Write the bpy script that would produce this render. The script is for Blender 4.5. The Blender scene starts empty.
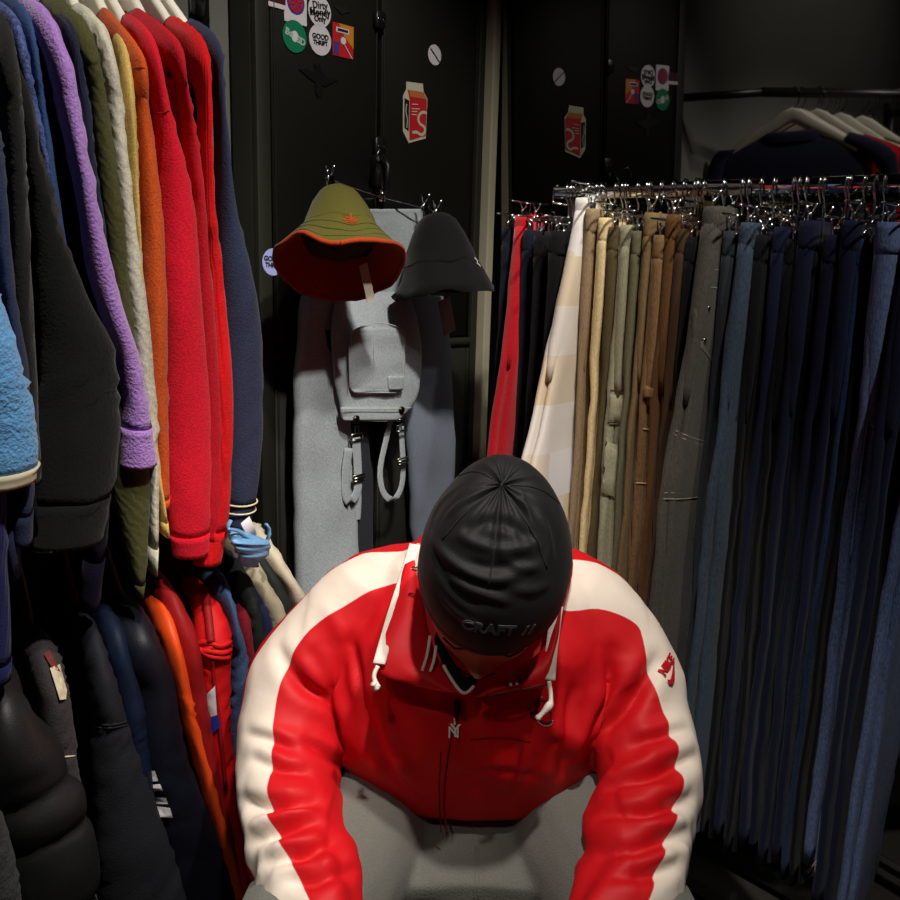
import bpy, math, random
import numpy as np
from mathutils import Vector, Matrix, noise
from mathutils.bvhtree import BVHTree
R = math.radians
random.seed(7)
scn = bpy.context.scene
COL = scn.collection
V3 = Vector
UP = V3((0, 0, 1))

# ------------------------------------------------------------------ camera
cam = bpy.data.cameras.new('camera')
cam.sensor_width = 36
cam.lens = 36
camo = bpy.data.objects.new('camera', cam)
COL.objects.link(camo)
CAMP = V3((0, 0, 1.30))
CM = Matrix.Rotation(R(78), 3, 'X') @ Matrix.Rotation(R(1.6), 3, 'Z')
camo.matrix_world = Matrix.Translation(CAMP) @ CM.to_4x4()
cam.clip_start = 0.02
scn.camera = camo


def ray(px, py):
    return CM @ V3(((px - 450) / 900, -(py - 450) / 900, -1))


def at(px, py, Y):                       # the place at a pixel, Y metres into the shop
    r = ray(px, py)
    return CAMP + r * (Y / r.y)


def on_plane(px, py, nv, k):             # where the line of sight meets the upright plane nv.P = k
    r = ray(px, py)
    return CAMP + r * ((k - nv.dot(CAMP)) / nv.dot(r))


def proj(p):
    q = CM.transposed() @ (V3(p) - CAMP)
    return 450 + 900 * q.x / -q.z, 450 - 900 * q.y / -q.z


# ------------------------------------------------------------------ materials
def lin(c):
    return tuple(((x / 255) / 12.92 if x / 255 <= .04045 else ((x / 255 + .055) / 1.055) ** 2.4) for x in c)


class NT:
    def __init__(s, name):
        s.m = bpy.data.materials.new(name)
        s.m.use_nodes = True
        s.t = s.m.node_tree
        s.b = s.t.nodes['Principled BSDF']

    def n(s, typ, **kw):
        o = s.t.nodes.new(typ)
        for k, v in kw.items():
            if k.startswith('_'):
                setattr(o, k[1:], v)
            else:
                o.inputs[k.replace('__', ' ')].default_value = v
        return o

    def l(s, a, b):
        s.t.links.new(a, b)


def fabric(name, c, rough=.9, scale=220, bump=.35, var=.25, sheen=.03, kind='weave', spec=.2, c2=None, stretch=(1, 1, 1), big=6):
    q = NT(name)
    c = lin(c)
    tc = q.n('ShaderNodeTexCoord')
    mp = q.n('ShaderNodeMapping')
    mp.inputs['Scale'].default_value = stretch
    q.l(tc.outputs['Object'], mp.inputs['Vector'])
    n1 = q.n('ShaderNodeTexNoise', Scale=big, Detail=4)
    n2 = q.n('ShaderNodeTexNoise', Scale=scale, Detail=3)
    q.l(mp.outputs[0], n1.inputs['Vector'])
    q.l(mp.outputs[0], n2.inputs['Vector'])
    mix = q.n('ShaderNodeMixRGB')
    lo = c2 and lin(c2) or tuple(x * (1 - var) for x in c)
    hi = tuple(min(1, x * (1 + var * .5)) for x in c)
    mix.inputs[1].default_value = (*lo, 1)
    mix.inputs[2].default_value = (*hi, 1)
    ad = q.n('ShaderNodeMath', _operation='MULTIPLY_ADD')
    ad.inputs[1].default_value = .5
    rp = q.n('ShaderNodeValToRGB')
    rp.color_ramp.elements[0].position = .36
    rp.color_ramp.elements[1].position = .66
    q.l(n1.outputs[0], rp.inputs[0])
    q.l(rp.outputs[0], ad.inputs[0])
    h = q.n('ShaderNodeMath', _operation='MULTIPLY')
    h.inputs[1].default_value = .5
    sh_ = q.n('ShaderNodeValToRGB')
    sh_.color_ramp.elements[0].position = .38
    sh_.color_ramp.elements[1].position = .62
    q.l(n2.outputs[0], sh_.inputs[0])
    q.l(sh_.outputs[0], h.inputs[0])
    q.l(h.outputs[0], ad.inputs[2])
    q.l(ad.outputs[0], mix.inputs[0])
    q.l(mix.outputs[0], q.b.inputs['Base Color'])
    hs = n2.outputs[0]
    if kind in ('rib', 'cable', 'wale'):
        w = q.n('ShaderNodeTexWave', Scale={'rib': 140, 'cable': 38, 'wale': 160}[kind], Distortion={'rib': .6, 'cable': 5, 'wale': .5}[kind], Detail=1)
        w.bands_direction = 'X' if kind != 'cable' else 'DIAGONAL'
        w.inputs['Detail Scale'].default_value = 2
        q.l(mp.outputs[0], w.inputs['Vector'])
        a2 = q.n('ShaderNodeMath', _operation='MULTIPLY_ADD')
        a2.inputs[1].default_value = .8
        q.l(n2.outputs[0], a2.inputs[0])
        q.l(w.outputs[1] if len(w.outputs) > 1 else w.outputs[0], a2.inputs[2])
        hs = a2.outputs[0]
    bp = q.n('ShaderNodeBump', Strength=bump, Distance=.004)
    q.l(hs, bp.inputs['Height'])
    q.l(bp.outputs[0], q.b.inputs['Normal'])
    q.b.inputs['Roughness'].default_value = rough
    q.b.inputs['Sheen Weight'].default_value = sheen
    q.b.inputs['Specular IOR Level'].default_value = spec
    return q.m


def plain(name, c, rough=.5, metal=0, spec=.5, emit=0, bump=0):
    q = NT(name)
    n1 = q.n('ShaderNodeTexNoise', Scale=35, Detail=3)
    tc = q.n('ShaderNodeTexCoord')
    q.l(tc.outputs['Object'], n1.inputs['Vector'])
    mix = q.n('ShaderNodeMixRGB')
    c = lin(c)
    mix.inputs[1].default_value = (*[x * .92 for x in c], 1)
    mix.inputs[2].default_value = (*[min(1, x * 1.06) for x in c], 1)
    q.l(n1.outputs[0], mix.inputs[0])
    q.l(mix.outputs[0], q.b.inputs['Base Color'])
    q.b.inputs['Roughness'].default_value = rough
    q.b.inputs['Metallic'].default_value = metal
    q.b.inputs['Specular IOR Level'].default_value = spec
    if bump:
        b = q.n('ShaderNodeBump', Strength=bump, Distance=.002)
        n2 = q.n('ShaderNodeTexNoise', Scale=260, Detail=3)
        q.l(tc.outputs['Object'], n2.inputs['Vector'])
        q.l(n2.outputs[0], b.inputs['Height'])
        q.l(b.outputs[0], q.b.inputs['Normal'])
    return q.m


# ------------------------------------------------------------------ objects
def thing(name, label, cat, loc, group=None):
    o = bpy.data.objects.new(name, None)
    o.empty_display_size = .05
    COL.objects.link(o)
    o.location = loc
    o['label'] = label
    o['category'] = cat
    if group:
        o['group'] = group
    return o


def wloc(o):
    p = V3(o.location)
    while o.parent:
        o = o.parent
        p += V3(o.location)
    return p


def obj(name, VF, m, parent=None, label=None, smooth=True):
    V, F = VF[0], VF[1]
    off = wloc(parent) if parent else V3()
    me = bpy.data.meshes.new(name)
    me.from_pydata([tuple(V3(v) - off) for v in V], [], [tuple(f) for f in F])
    ms = m if isinstance(m, (list, tuple)) else [m]
    for k in ms:
        me.materials.append(k)
    if len(VF) > 2 and VF[2] is not None:
        me.polygons.foreach_set('material_index', VF[2])
    if smooth:
        me.polygons.foreach_set('use_smooth', [True] * len(me.polygons))
    me.update()
    o = bpy.data.objects.new(name, me)
    COL.objects.link(o)
    if parent:
        o.parent = parent
    if label:
        o['label'] = label
    return o


def tag(o, label, cat, group=None):
    o['label'] = label
    o['category'] = cat
    if group:
        o['group'] = group
    return o


def struct(name, VF, m, smooth=False):
    o = obj(name, VF, m, smooth=smooth)
    o['kind'] = 'structure'
    return o


def merge(*parts):
    V, F, M = [], [], []
    for p in parts:
        k = len(V)
        V += list(p[0])
        F += [tuple(i + k for i in f) for f in p[1]]
        M += list(p[2]) if len(p) > 2 and p[2] is not None else [0] * len(p[1])
    return V, F, M


def withmat(VF, i):
    return VF[0], VF[1], [i] * len(VF[1])


def loft(rings, cap=True, closed_ring=True, close_path=False):
    n = len(rings[0])
    V = [V3(p) for r in rings for p in r]
    F = []
    m = len(rings)
    for i in range(m - (0 if close_path else 1)):
        a, b = i * n, ((i + 1) % m) * n
        for j in range(n if closed_ring else n - 1):
            k = (j + 1) % n
            F.append((a + j, a + k, b + k, b + j))
    if cap and not close_path:
        F.append(tuple(reversed(range(n))))
        F.append(tuple(range((m - 1) * n, m * n)))
    return V, F


def ell(c, e1, r1, e2, r2, n=20, p=1.0):
    out = []
    for j in range(n):
        t = 2 * math.pi * j / n
        a, b = math.cos(t), math.sin(t)
        out.append(c + e1 * (r1 * math.copysign(abs(a) ** p, a)) + e2 * (r2 * math.copysign(abs(b) ** p, b)))
    return out


def cr(P, t):                            # Catmull-Rom through a list of tuples or vectors
    n = len(P) - 1
    t = max(0, min(n - 1e-6, t))
    i = int(t)
    f = t - i
    p0, p1, p2, p3 = P[max(0, i - 1)], P[i], P[i + 1], P[min(n, i + 2)]

    def g(a, b, c, d):
        return .5 * (2 * b + (c - a) * f + (2 * a - 5 * b + 4 * c - d) * f * f + (3 * b - a - 3 * c + d) * f ** 3)
    if isinstance(p1, (int, float)):
        return g(p0, p1, p2, p3)
    r = [g(*q) for q in zip(p0, p1, p2, p3)]
    return V3(r) if isinstance(p1, Vector) else tuple(r)


def resample(P, n):
    return [cr(P, (len(P) - 1) * i / (n - 1)) for i in range(n)]


def tube(path, r, n=8, cap=True, flat=None):
    path = [V3(p) for p in path]
    rs = r if isinstance(r, (list, tuple)) else [r] * len(path)
    rings = []
    prev = None
    for i, p in enumerate(path):
        T = (path[min(i + 1, len(path) - 1)] - path[max(i - 1, 0)]).normalized()
        if prev is None:
            a = UP if abs(T.z) < .9 else V3((1, 0, 0))
            e = (a - T * a.dot(T)).normalized()
        else:
            e = (prev - T * prev.dot(T))
            e = e.normalized() if e.length > 1e-6 else prev
        prev = e
        rings.append(ell(p, e, rs[i], T.cross(e), rs[i], n))
    return loft(rings, cap)


def ribbon(path, side, half, th):
    """a flat strap along a path; side = width direction"""
    path = [V3(p) for p in path]
    rings = []
    for i, p in enumerate(path):
        T = (path[min(i + 1, len(path) - 1)] - path[max(i - 1, 0)]).normalized()
        s = side[i] if isinstance(side, list) else side
        s = (s - T * s.dot(T)).normalized()
        rings.append(ell(p, s, half, T.cross(s), th, 12, .55))
    return loft(rings)


def box(c, ex, ey, ez):
    """box with centre c and half vectors"""
    c = V3(c)
    V = [c + ex * a + ey * b + ez * d for d in (-1, 1) for b in (-1, 1) for a in (-1, 1)]
    F = [(0, 2, 3, 1), (4, 5, 7, 6), (0, 1, 5, 4), (1, 3, 7, 5), (3, 2, 6, 7), (2, 0, 4, 6)]
    return V, F


def bbox(c, ex, ey, ez, bev=.002):
    """bevelled box made of a rounded-rectangle prism"""
    def rr(s):
        out = []
        hx, hy = ex.length, ey.length
        b = min(bev, hx * .9, hy * .9) * s
        a1, a2 = ex.normalized(), ey.normalized()
        for (sx, sy, t0) in ((1, 1, 0), (-1, 1, 90), (-1, -1, 180), (1, -1, 270)):
            for k in range(3):
                t = R(t0 + 45 * k)
                out.append((a1 * (sx * (hx - b) + b * math.cos(t)) + a2 * (sy * (hy - b) + b * math.sin(t))))
        return out
    c = V3(c)
    n3 = ez.normalized()
    hz = ez.length
    bb = min(bev, hz * .9)
    rings = []
    base = rr(1)
    sc = max(.01, 1 - bb / max(min(ex.length, ey.length), 1e-4) * .5)
    for z, s in ((-hz, sc), (-hz + bb, 1), (hz - bb, 1), (hz, sc)):
        rings.append([c + p * s + n3 * z for p in base])
    return loft(rings)


def disc(c, ex, ey, th, n=40):
    nz = ex.cross(ey).normalized() * th
    r1 = [c + ex * math.cos(2 * math.pi * i / n) + ey * math.sin(2 * math.pi * i / n) for i in range(n)]
    return loft([r1, [p + nz for p in r1]])


def text2d(body, size, bold=0.0):
    cu = bpy.data.curves.new('t', 'FONT')
    cu.body = body
    cu.size = size
    cu.align_x = 'CENTER'
    cu.align_y = 'CENTER'
    cu.offset = bold
    cu.extrude = .0004
    cu.resolution_u = 3
    o = bpy.data.objects.new('t', cu)
    COL.objects.link(o)
    dg = bpy.context.evaluated_depsgraph_get()
    me = bpy.data.meshes.new_from_object(o.evaluated_get(dg))
    V = [v.co.copy() for v in me.vertices]
    F = [tuple(p.vertices) for p in me.polygons]
    bpy.data.objects.remove(o)
    bpy.data.meshes.remove(me)
    bpy.data.curves.remove(cu)
    return V, F


def place2d(VF, o, ex, ey, ez):
    return [o + ex * v[0] + ey * v[1] + ez * v[2] for v in VF[0]], VF[1]


def decal(VF, o, ex, ey, bvh, lift=.0012):
    ez = ex.cross(ey).normalized()
    out = []
    for v in VF[0]:
        p = o + ex * v[0] + ey * v[1]
        h = bvh.ray_cast(p + ez * .12, -ez, .3)
        q = h[0] if h[0] is not None else p
        out.append(q + ez * (lift + v[2]))
    return out, VF[1]


def poly2d(pts, th=.0004):
    n = len(pts)
    V = [V3((x, y, -th)) for x, y in pts] + [V3((x, y, th)) for x, y in pts]
    F = [tuple(range(n - 1, -1, -1)), tuple(range(n, 2 * n))]
    F += [(i, (i + 1) % n, n + (i + 1) % n, n + i) for i in range(n)]
    return V, F


def line2d(pts, w, th=.0004):
    """a thin stroke through 2-D points"""
    V, F = [], []
    P = [V3((x, y, 0)) for x, y in pts]
    for i, p in enumerate(P):
        T = (P[min(i + 1, len(P) - 1)] - P[max(0, i - 1)]).normalized()
        s = V3((-T.y, T.x, 0)) * w
        V += [p - s + V3((0, 0, th)), p + s + V3((0, 0, th))]
        if i:
            k = 2 * i
            F.append((k - 2, k, k + 1, k - 1))
    return V, F


def nz(p, s, o=0):
    return noise.noise(V3((p[0] * s + o, p[1] * s + o * .7, p[2] * s - o)))


def remesh(vols, voxel, smooth=6, fac=.5):
    V, F, _ = merge(*vols)
    me = bpy.data.meshes.new('v')
    me.from_pydata([tuple(v) for v in V], [], F)
    o = bpy.data.objects.new('v', me)
    COL.objects.link(o)
    md = o.modifiers.new('r', 'REMESH')
    md.mode = 'VOXEL'
    md.voxel_size = voxel
    if smooth:
        s = o.modifiers.new('s', 'SMOOTH')
        s.factor = fac
        s.iterations = smooth
    dg = bpy.context.evaluated_depsgraph_get()
    e = bpy.data.meshes.new_from_object(o.evaluated_get(dg))
    P = np.empty(len(e.vertices) * 3)
    e.vertices.foreach_get('co', P)
    N = np.empty(len(e.vertices) * 3)
    e.vertices.foreach_get('normal', N)
    FF = [tuple(p.vertices) for p in e.polygons]
    bpy.data.objects.remove(o)
    bpy.data.meshes.remove(e)
    bpy.data.meshes.remove(me)
    return P.reshape(-1, 3), N.reshape(-1, 3), FF


def polyline(P, n=60):
    return np.array([tuple(p) for p in resample([V3(p) for p in P], n)])


def near_poly(P, L):
    """nearest distance, arc index and offset vector of points P to dense polyline L"""
    best = np.full(len(P), 9.)
    idx = np.zeros(len(P), int)
    for i in range(len(L)):
        d = ((P - L[i]) ** 2).sum(1)
        m = d < best
        best[m] = d[m]
        idx[m] = i
    return np.sqrt(best), idx


# ------------------------------------------------------------------ the place: directions and planes
DL = V3((math.sin(R(41)), math.cos(R(41)), 0))       # along the locker wall, into the corner
NL = V3((math.cos(R(41)), -math.sin(R(41)), 0))      # out of the locker wall
NM = V3((.731, .682, 0)).normalized()                # into the mirror wall
DM = V3((NM.y, -NM.x, 0))                            # along the mirror wall, to the right
CORN = V3((.072, 2.16, 0))
KL = NL.dot(CORN)
KM = NM.dot(CORN)


def locker_pt(px, py, off=0.):
    return on_plane(px, py, NL, KL + off)


# structure
m_wall = plain('grey wall paint', (112, 112, 108), .8, bump=.15)
m_floor = plain('dark floor', (70, 66, 60), .6, bump=.1)
m_ceil = plain('ceiling paint', (60, 60, 60), .9)
m_trim = plain('taupe trim paint', (165, 160, 138), .5)
m_base = plain('grey baseboard', (120, 116, 108), .6)
m_lock = plain('black powder coat', (34, 36, 28), .62, spec=.3, bump=.1)
m_lockd = plain('black powder coat door', (25, 26, 21), .6, spec=.3, bump=.1)
m_chrome = plain('chrome', (225, 225, 225), .12, 1)
m_steel = plain('dull steel', (150, 150, 150), .3, 1)
m_blk = plain('black plastic', (18, 18, 18), .4)

HC = 2.75
WB = -.08                                             # wall stands a little behind the locker fronts


def wall_box(a, b, nrm, z0, z1, th):
    a, b = V3(a), V3(b)
    d = (b - a) / 2
    return box((a + b) / 2 + nrm * (th / 2) + UP * ((z0 + z1) / 2), d, nrm * (th / 2), UP * ((z1 - z0) / 2))


wl_end = CORN - DL * .70
wa = CORN + NL * WB + DL * .25
wb_ = CORN + NL * WB - DL * 3.6
struct('wall_left', wall_box(wb_, wa, -NL, 0, HC, .1), m_wall)
wm_a = CORN + NM * .105 - DM * .35
wm_b = CORN + NM * .105 + DM * 3.4
struct('wall_back', wall_box(wm_a, wm_b, NM, 0, HC, .1), plain('black wall', (20, 20, 20), .7))
wr_b = wm_b - NM * 4.6
struct('wall_right', wall_box(wm_b, wr_b, DM, 0, HC, .1), m_wall)
struct('wall_front', wall_box(wb_ - V3((.3, .4, 0)), wr_b, -NM, 0, HC, .1), m_wall)
struct('floor', box((0, .0, -.05), V3((4.2, 0, 0)), V3((0, 4.2, 0)), UP * .05), m_floor)
struct('ceiling', box((0, .0, HC + .05), V3((4.2, 0, 0)), V3((0, 4.2, 0)), UP * .05), m_ceil)
# corner post between lockers and mirror
struct('trim_1', bbox(CORN + NL * .0 - DL * .012 + UP * HC / 2, NL * .022, DL * .012, UP * (HC / 2), .003), m_trim)
bb = merge(wall_box(CORN + DM * .03 - NM * .012, CORN + DM * 3.3 - NM * .012, NM, .022, .052, .10))
struct('baseboard_back', bb, m_base)
struct('trim_2', wall_box(CORN + DM * .03 - NM * .03, CORN + DM * 3.3 - NM * .03, NM, 0, .016, .03), m_chrome)

# dark mirror glass
q = NT('dark mirror glass')
q.b.inputs['Metallic'].default_value = 1
q.b.inputs['Base Color'].default_value = (.23, .23, .22, 1)
q.b.inputs['Roughness'].default_value = .025
MIR = q.m
mt = R(2.1)
mup = (UP * math.cos(mt) - NM * math.sin(mt))
mn = NM * math.cos(mt) + UP * math.sin(mt)
mc = CORN + DM * (.03 + 1.1) + NM * .020 + UP * 1.3
mc.z = 1.31
mo = obj('mirror', box(mc, DM * 1.1, mn * .004, mup * 1.24), MIR, smooth=False)
tag(mo, 'tall dark tinted mirror on the wall behind the trousers rail', 'mirror')

# ------------------------------------------------------------------ lockers
LD = .40
a0, a1, am = .03, .655, .355


def lp(a, b, z):
    return CORN - DL * a + NL * b + UP * z


def lbox(a, b, z0, z1, b0, b1, bev=.002):
    c = lp((a + b) / 2, (b0 + b1) / 2, (z0 + z1) / 2)
    return bbox(c, DL * (abs(b - a) / 2), NL * (abs(b1 - b0) / 2), UP * ((z1 - z0) / 2), bev)


zs = locker_pt(285, 352).z
lk = thing('locker', 'tall black two-door locker covered in stickers, beside the hanging jumpers', 'locker', lp(.34, -LD / 2, 0))
obj('body', merge(lbox(a1, a0, .06, 2.55, -.07, -.012), lbox(a1 + 0.0, a1 - .03, .06, 2.55, -.012, .004), lbox(a0, a0 + .02, .06, 2.55, -.012, .004),
                  lbox(a1, a0, 0, .06, -.07, -.02), lbox(a1, a0, zs - .016, zs + .004, -.012, .002)), m_lock, lk)
for (x0, x1) in ((a1 - .034, am + .004), (am - .006, a0 + .024)):
    for (z0, z1) in ((.08, zs - .02), (zs + .008, 2.53)):
        d = obj('door', merge(lbox(x0, x1, z0, z1, -.012, .002), lbox(x0 - .004, x0 - .008, z0, z1, .002, .0045), lbox(x1 + .008, x1 + .004, z0, z1, .002, .0045)), m_lockd, lk)
# lock hasps and handle at the door gap
for (px, py, s) in ((379, 20, 1), (379, 147, 1.2)):
    p = locker_pt(px, py, .008)
    h = obj('hinge', bbox(p, DL * .012 * s, NL * .007, UP * .016 * s, .003), m_blk, lk)
    for k in (-1, 1):
        obj('screw', disc(p + DL * (.006 * k) + NL * .007, DL * .003, UP * .003, .001, 10), m_chrome, h)
p = locker_pt(378, 172, .012)
obj('handle', merge(bbox(p, DL * .014, NL * .012, UP * .032, .006), tube([p + UP * .03 + NL * .012, p + UP * .01 + NL * .028, p - UP * .03 + NL * .026, p - UP * .042 + NL * .012], .006, 10)), m_blk, lk, 'black swing handle')

# stickers
m_white = plain('white vinyl', (215, 212, 218), .5)
m_ink = plain('black ink', (14, 14, 14), .6)
m_green = plain('green vinyl', (12, 120, 84), .5)
m_sil = plain('silver ink', (170, 190, 180), .5)
m_orange = plain('orange vinyl', (205, 130, 40), .5)
m_redv = plain('red vinyl', (190, 32, 40), .5)
m_viol = plain('violet ink', (74, 60, 130), .5)
m_bluv = plain('pale blue vinyl', (176, 186, 250), .45)
m_crm = plain('cream vinyl', (200, 194, 170), .5)
m_tan = plain('tan ink', (190, 110, 60), .5)
ST = 'stickers on the black locker doors'
EX = DL                                              # to the right on the door


def sticker(px, py, label, off=.0035):
    p = locker_pt(px, py, off)
    return thing('sticker', label, 'sticker', p, ST), p


def txt_on(parent, p, body, size, m, dx=0, dy=0, rot=0, bold=0, name='lettering'):
    ex = EX * math.cos(rot) + UP * math.sin(rot)
    ey = -EX * math.sin(rot) + UP * math.cos(rot)
    return obj(name, place2d(text2d(body, size, bold), p + EX * dx + UP * dy + NL * .0014, ex, ey, NL), m, parent, smooth=False)


def st_round(px, py, r, label, m):
    t, p = sticker(px, py, label)
    obj('disc', disc(p, EX * r, UP * r, .0008), m, t, smooth=False)
    return t, p


t, p = st_round(319.5, 11.5, .027, 'round white sticker with black brush script, above the smaller-print white one', m_white)
for (b, dy, s) in (('Dirty', .010, .017), ('Money', -.002, .018), ('Only', -.013, .014)):
    txt_on(t, p, b, s, m_ink, 0, dy, .12, .0004)
obj('ink_swash', place2d(line2d([(-.02, .004), (-.022, -.004), (-.018, -.009), (-.008, -.004), (.008, -.003), (.018, -.008), (.021, 0), (.016, .006)], .001), p + NL * .0014, EX, UP, NL), m_ink, t, smooth=False)
t, p = st_round(320, 40, .0265, 'round white sticker with small black GOOD THRIFT print', m_white)
txt_on(t, p, 'GOOD', .0125, m_ink, 0, .005, .05, .0004)
txt_on(t, p, 'THRIFT', .0105, m_ink, 0, -.0055, .05, .0004)
t, p = st_round(294.5, 36.5, .027, 'round green sticker with silver lettering', m_green)
txt_on(t, p, 'Bo', .016, m_sil, -.013, .004, -.25, .0008)
txt_on(t, p, 'SD', .016, m_sil, .014, -.006, -.25, .0008)
obj('emblem', disc(p + NL * .0008, EX * .008, UP * .0095, .0006, 20), m_white, t, smooth=False)
t, p = st_round(273, 262, .0245, 'round pale blue GOOD THRIFT sticker low on the locker beside the bucket hat', m_bluv)
txt_on(t, p, 'GOOD', .0125, m_ink, -.002, .005, -.08, .0004)
txt_on(t, p, 'THRIFT', .0115, m_ink, 0, -.0065, -.08, .0004)
t, p = st_round(434.5, 55, .020, 'small round pale grey sticker with a dark diagonal stripe', m_white)
obj('stripe', place2d(line2d([(-.015, .011), (.016, -.013)], .0016), p + NL * .0014, EX, UP, NL), plain('grey ink', (70, 70, 72), .6), t, smooth=False)
# rectangular ones
t, p = sticker(295.5, 5, 'white square sticker with a round violet and red badge')
obj('sheet', bbox(p, EX * .0255, UP * .031, NL * .0005, .001), m_white, t, smooth=False)
q1 = p + UP * .004 + NL * .0006
obj('badge', disc(q1, EX * .020, UP * .020, .0004), m_viol, t, smooth=False)
obj('badge_ring', disc(q1 + NL * .0004, EX * .0155, UP * .0155, .0004), m_redv, t, smooth=False)
obj('badge_centre', disc(q1 + NL * .0008, EX * .0115, UP * .0115, .0004), m_viol, t, smooth=False)
for k in range(4):
    c_, s_ = math.cos(k * math.pi / 4 + .3), math.sin(k * math.pi / 4 + .3)
    obj('badge_spoke', place2d(line2d([(-.016 * c_, -.016 * s_), (.016 * c_, .016 * s_)], .0014), q1 + NL * .0014, EX, UP, NL), m_redv, t, smooth=False)
t, p = sticker(343, 41, 'orange and red rectangular sticker with a white label strip on top')
obj('sheet', bbox(p, EX * .026, UP * .029, NL * .0005, .001), m_redv, t, smooth=False)
obj('patch', place2d(poly2d([(-.012, .029), (.026, .029), (.026, -.01), (.006, .004)]), p + NL * .0008, EX, UP, NL), m_orange, t, smooth=False)
obj('patch', place2d(poly2d([(-.024, -.004), (-.008, -.004), (-.012, -.026), (-.024, -.026)]), p + NL * .0008, EX, UP, NL), m_viol, t, smooth=False)
obj('title_strip', place2d(poly2d([(-.018, .022), (.014, .022), (.014, .013), (-.018, .013)]), p + NL * .0014, EX, UP, NL), m_white, t, smooth=False)
obj('title_mark', place2d(line2d([(-.015, .0175), (.011, .0175)], .0022), p + NL * .002, EX, UP, NL), m_ink, t, smooth=False)
obj('roundel', disc(p + NL * .0008, EX * .0065, UP * .0065, .0006, 20), m_white, t, smooth=False)
obj('slash', place2d(line2d([(0, -.004), (.022, -.028)], .0008), p + NL * .0016, EX, UP, NL), m_white, t, smooth=False)
t, p = sticker(277, 2, 'dark red sticker strip with a pale lower band, at the top left of the locker')
obj('sheet', bbox(p + UP * .008, EX * .019, UP * .012, NL * .0005, .001), plain('maroon vinyl', (70, 20, 34), .5), t, smooth=False)
obj('band', bbox(p - UP * .006 + NL * .0006, EX * .019, UP * .004, NL * .0004, .001), m_white, t, smooth=False)
t, p = sticker(342, 11, 'small black winged sticker right of the brush script one')
wing = [(-.02, .004), (-.008, .008), (0, .004), (.008, .009), (.022, .003), (.008, -.002), (0, -.006), (-.008, -.002)]
obj('wings', place2d(poly2d(wing), p, EX, UP, NL), m_ink, t, smooth=False)
t, p = sticker(318, 77, 'black bird-shaped emblem with spread wings on the locker door')
bird = [(-.040, .006), (-.022, .010), (-.012, .006), (-.006, .012), (-.009, .022), (-.002, .020), (.003, .024), (.006, .016), (.006, .010), (.014, .006), (.024, .0), (.042, .002),
        (.026, -.008), (.014, -.014), (.007, -.012), (.008, -.030), (0, -.036), (-.006, -.028), (-.006, -.010), (-.018, -.006)]
obj('bird', place2d(poly2d(bird, .0012), p, EX * 1.12, UP * 1.0, NL), plain('black rubber', (6, 6, 7), .5), t, smooth=False)
# milk carton sticker
t, p = sticker(415, 111, 'milk carton shaped sticker, red and white with a large cream letter S')


def cpx(x, y):                                        # carton outline read in the zoomed crop (675x900 of 60x80)
    w = locker_pt(390 + x * 60 / 675, 70 + y * 80 / 900, .0035) - p
    return (w.dot(EX), w.dot(UP))


def poly_px(pts):
    return poly2d([cpx(x, y) for x, y in pts])


obj('carton', place2d(poly_px([(185, 130), (370, 155), (375, 240), (420, 330), (400, 770), (210, 822), (145, 690), (148, 290), (182, 215)]), p, EX, UP, NL), m_crm, t, smooth=False)
obj('front_panel', place2d(poly_px([(195, 222), (370, 250), (412, 345), (395, 740), (215, 790), (218, 330)]), p + NL * .0008, EX, UP, NL), m_redv, t, smooth=False)
obj('gable', place2d(poly_px([(195, 222), (370, 250), (405, 330), (225, 300)]), p + NL * .0012, EX, UP, NL), m_tan, t, smooth=False)
obj('side_panel', place2d(poly_px([(160, 315), (212, 345), (205, 690), (160, 650)]), p + NL * .0008, EX, UP, NL), m_ink, t, smooth=False)
obj('splash', place2d(line2d([cpx(*c) for c in ((180, 380), (170, 470), (190, 560), (180, 650))], .0014), p + NL * .0016, EX, UP, NL), m_sil, t, smooth=False)
sp = [cpx(*c) for c in ((405, 490), (370, 475), (325, 500), (310, 560), (335, 610), (375, 640), (385, 690), (350, 730), (290, 700), (245, 705))]
obj('letter_s', place2d(line2d([cr([V3((x, y, 0)) for x, y in sp], i * 9 / 40)[:2] for i in range(41)], .0029), p + NL * .0016, EX, UP, NL), m_crm, t, smooth=False)
for y_, l_ in ((385, 70), (435, 90), (465, 60), (500, 55)):
    obj('print_line', place2d(line2d([cpx(238, y_), cpx(238 + l_, y_ + 4)], .0009), p + NL * .0016, EX, UP, NL), m_crm, t, smooth=False)

# ------------------------------------------------------------------ dungarees, hats and wire hanger on the locker
m_dun = fabric('grey washed denim', (176, 186, 192), .9, 420, .3, .3, .1, stretch=(1, 1, .6))
m_dund = fabric('inner dark lining', (44, 46, 54), .9, 300, .2)
m_brass = plain('dark brass', (70, 58, 48), .35, 1)
m_buck = plain('steel buckle', (150, 150, 140), .3, 1)


def flat_loft(rows, off, th, wr=.004, n=22, seed=0, k=None, p=.7, ns=26):
    """a draped cloth piece in front of the lockers; rows = (py, left px, right px)"""
    rr = resample([tuple(map(float, r)) for r in rows], ns)
    rings = []
    for i, (y, xl, xr) in enumerate(rr):
        o = cr(off, i / (ns - 1) * (len(off) - 1)) if isinstance(off, list) else off
        a = locker_pt(xl, y, o)
        b = locker_pt(xr, y, o)
        c = (a + b) / 2
        e = (b - a)
        hw = e.length / 2
        e.normalize()
        ring = []
        for j in range(n):
            t = 2 * math.pi * j / n
            ca, sa = math.cos(t), math.sin(t)
            u = hw * math.copysign(abs(ca) ** p, ca)
            v = th * math.copysign(abs(sa) ** p, sa)
            w = wr * (nz((u * 1.0, i * .02, seed), 22) + .6 * nz((u * .5, i * .05, seed), 45, 3))
            ring.append(c + e * u + NL * (v + w))
        rings.append(ring)
    return loft(rings)


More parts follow.
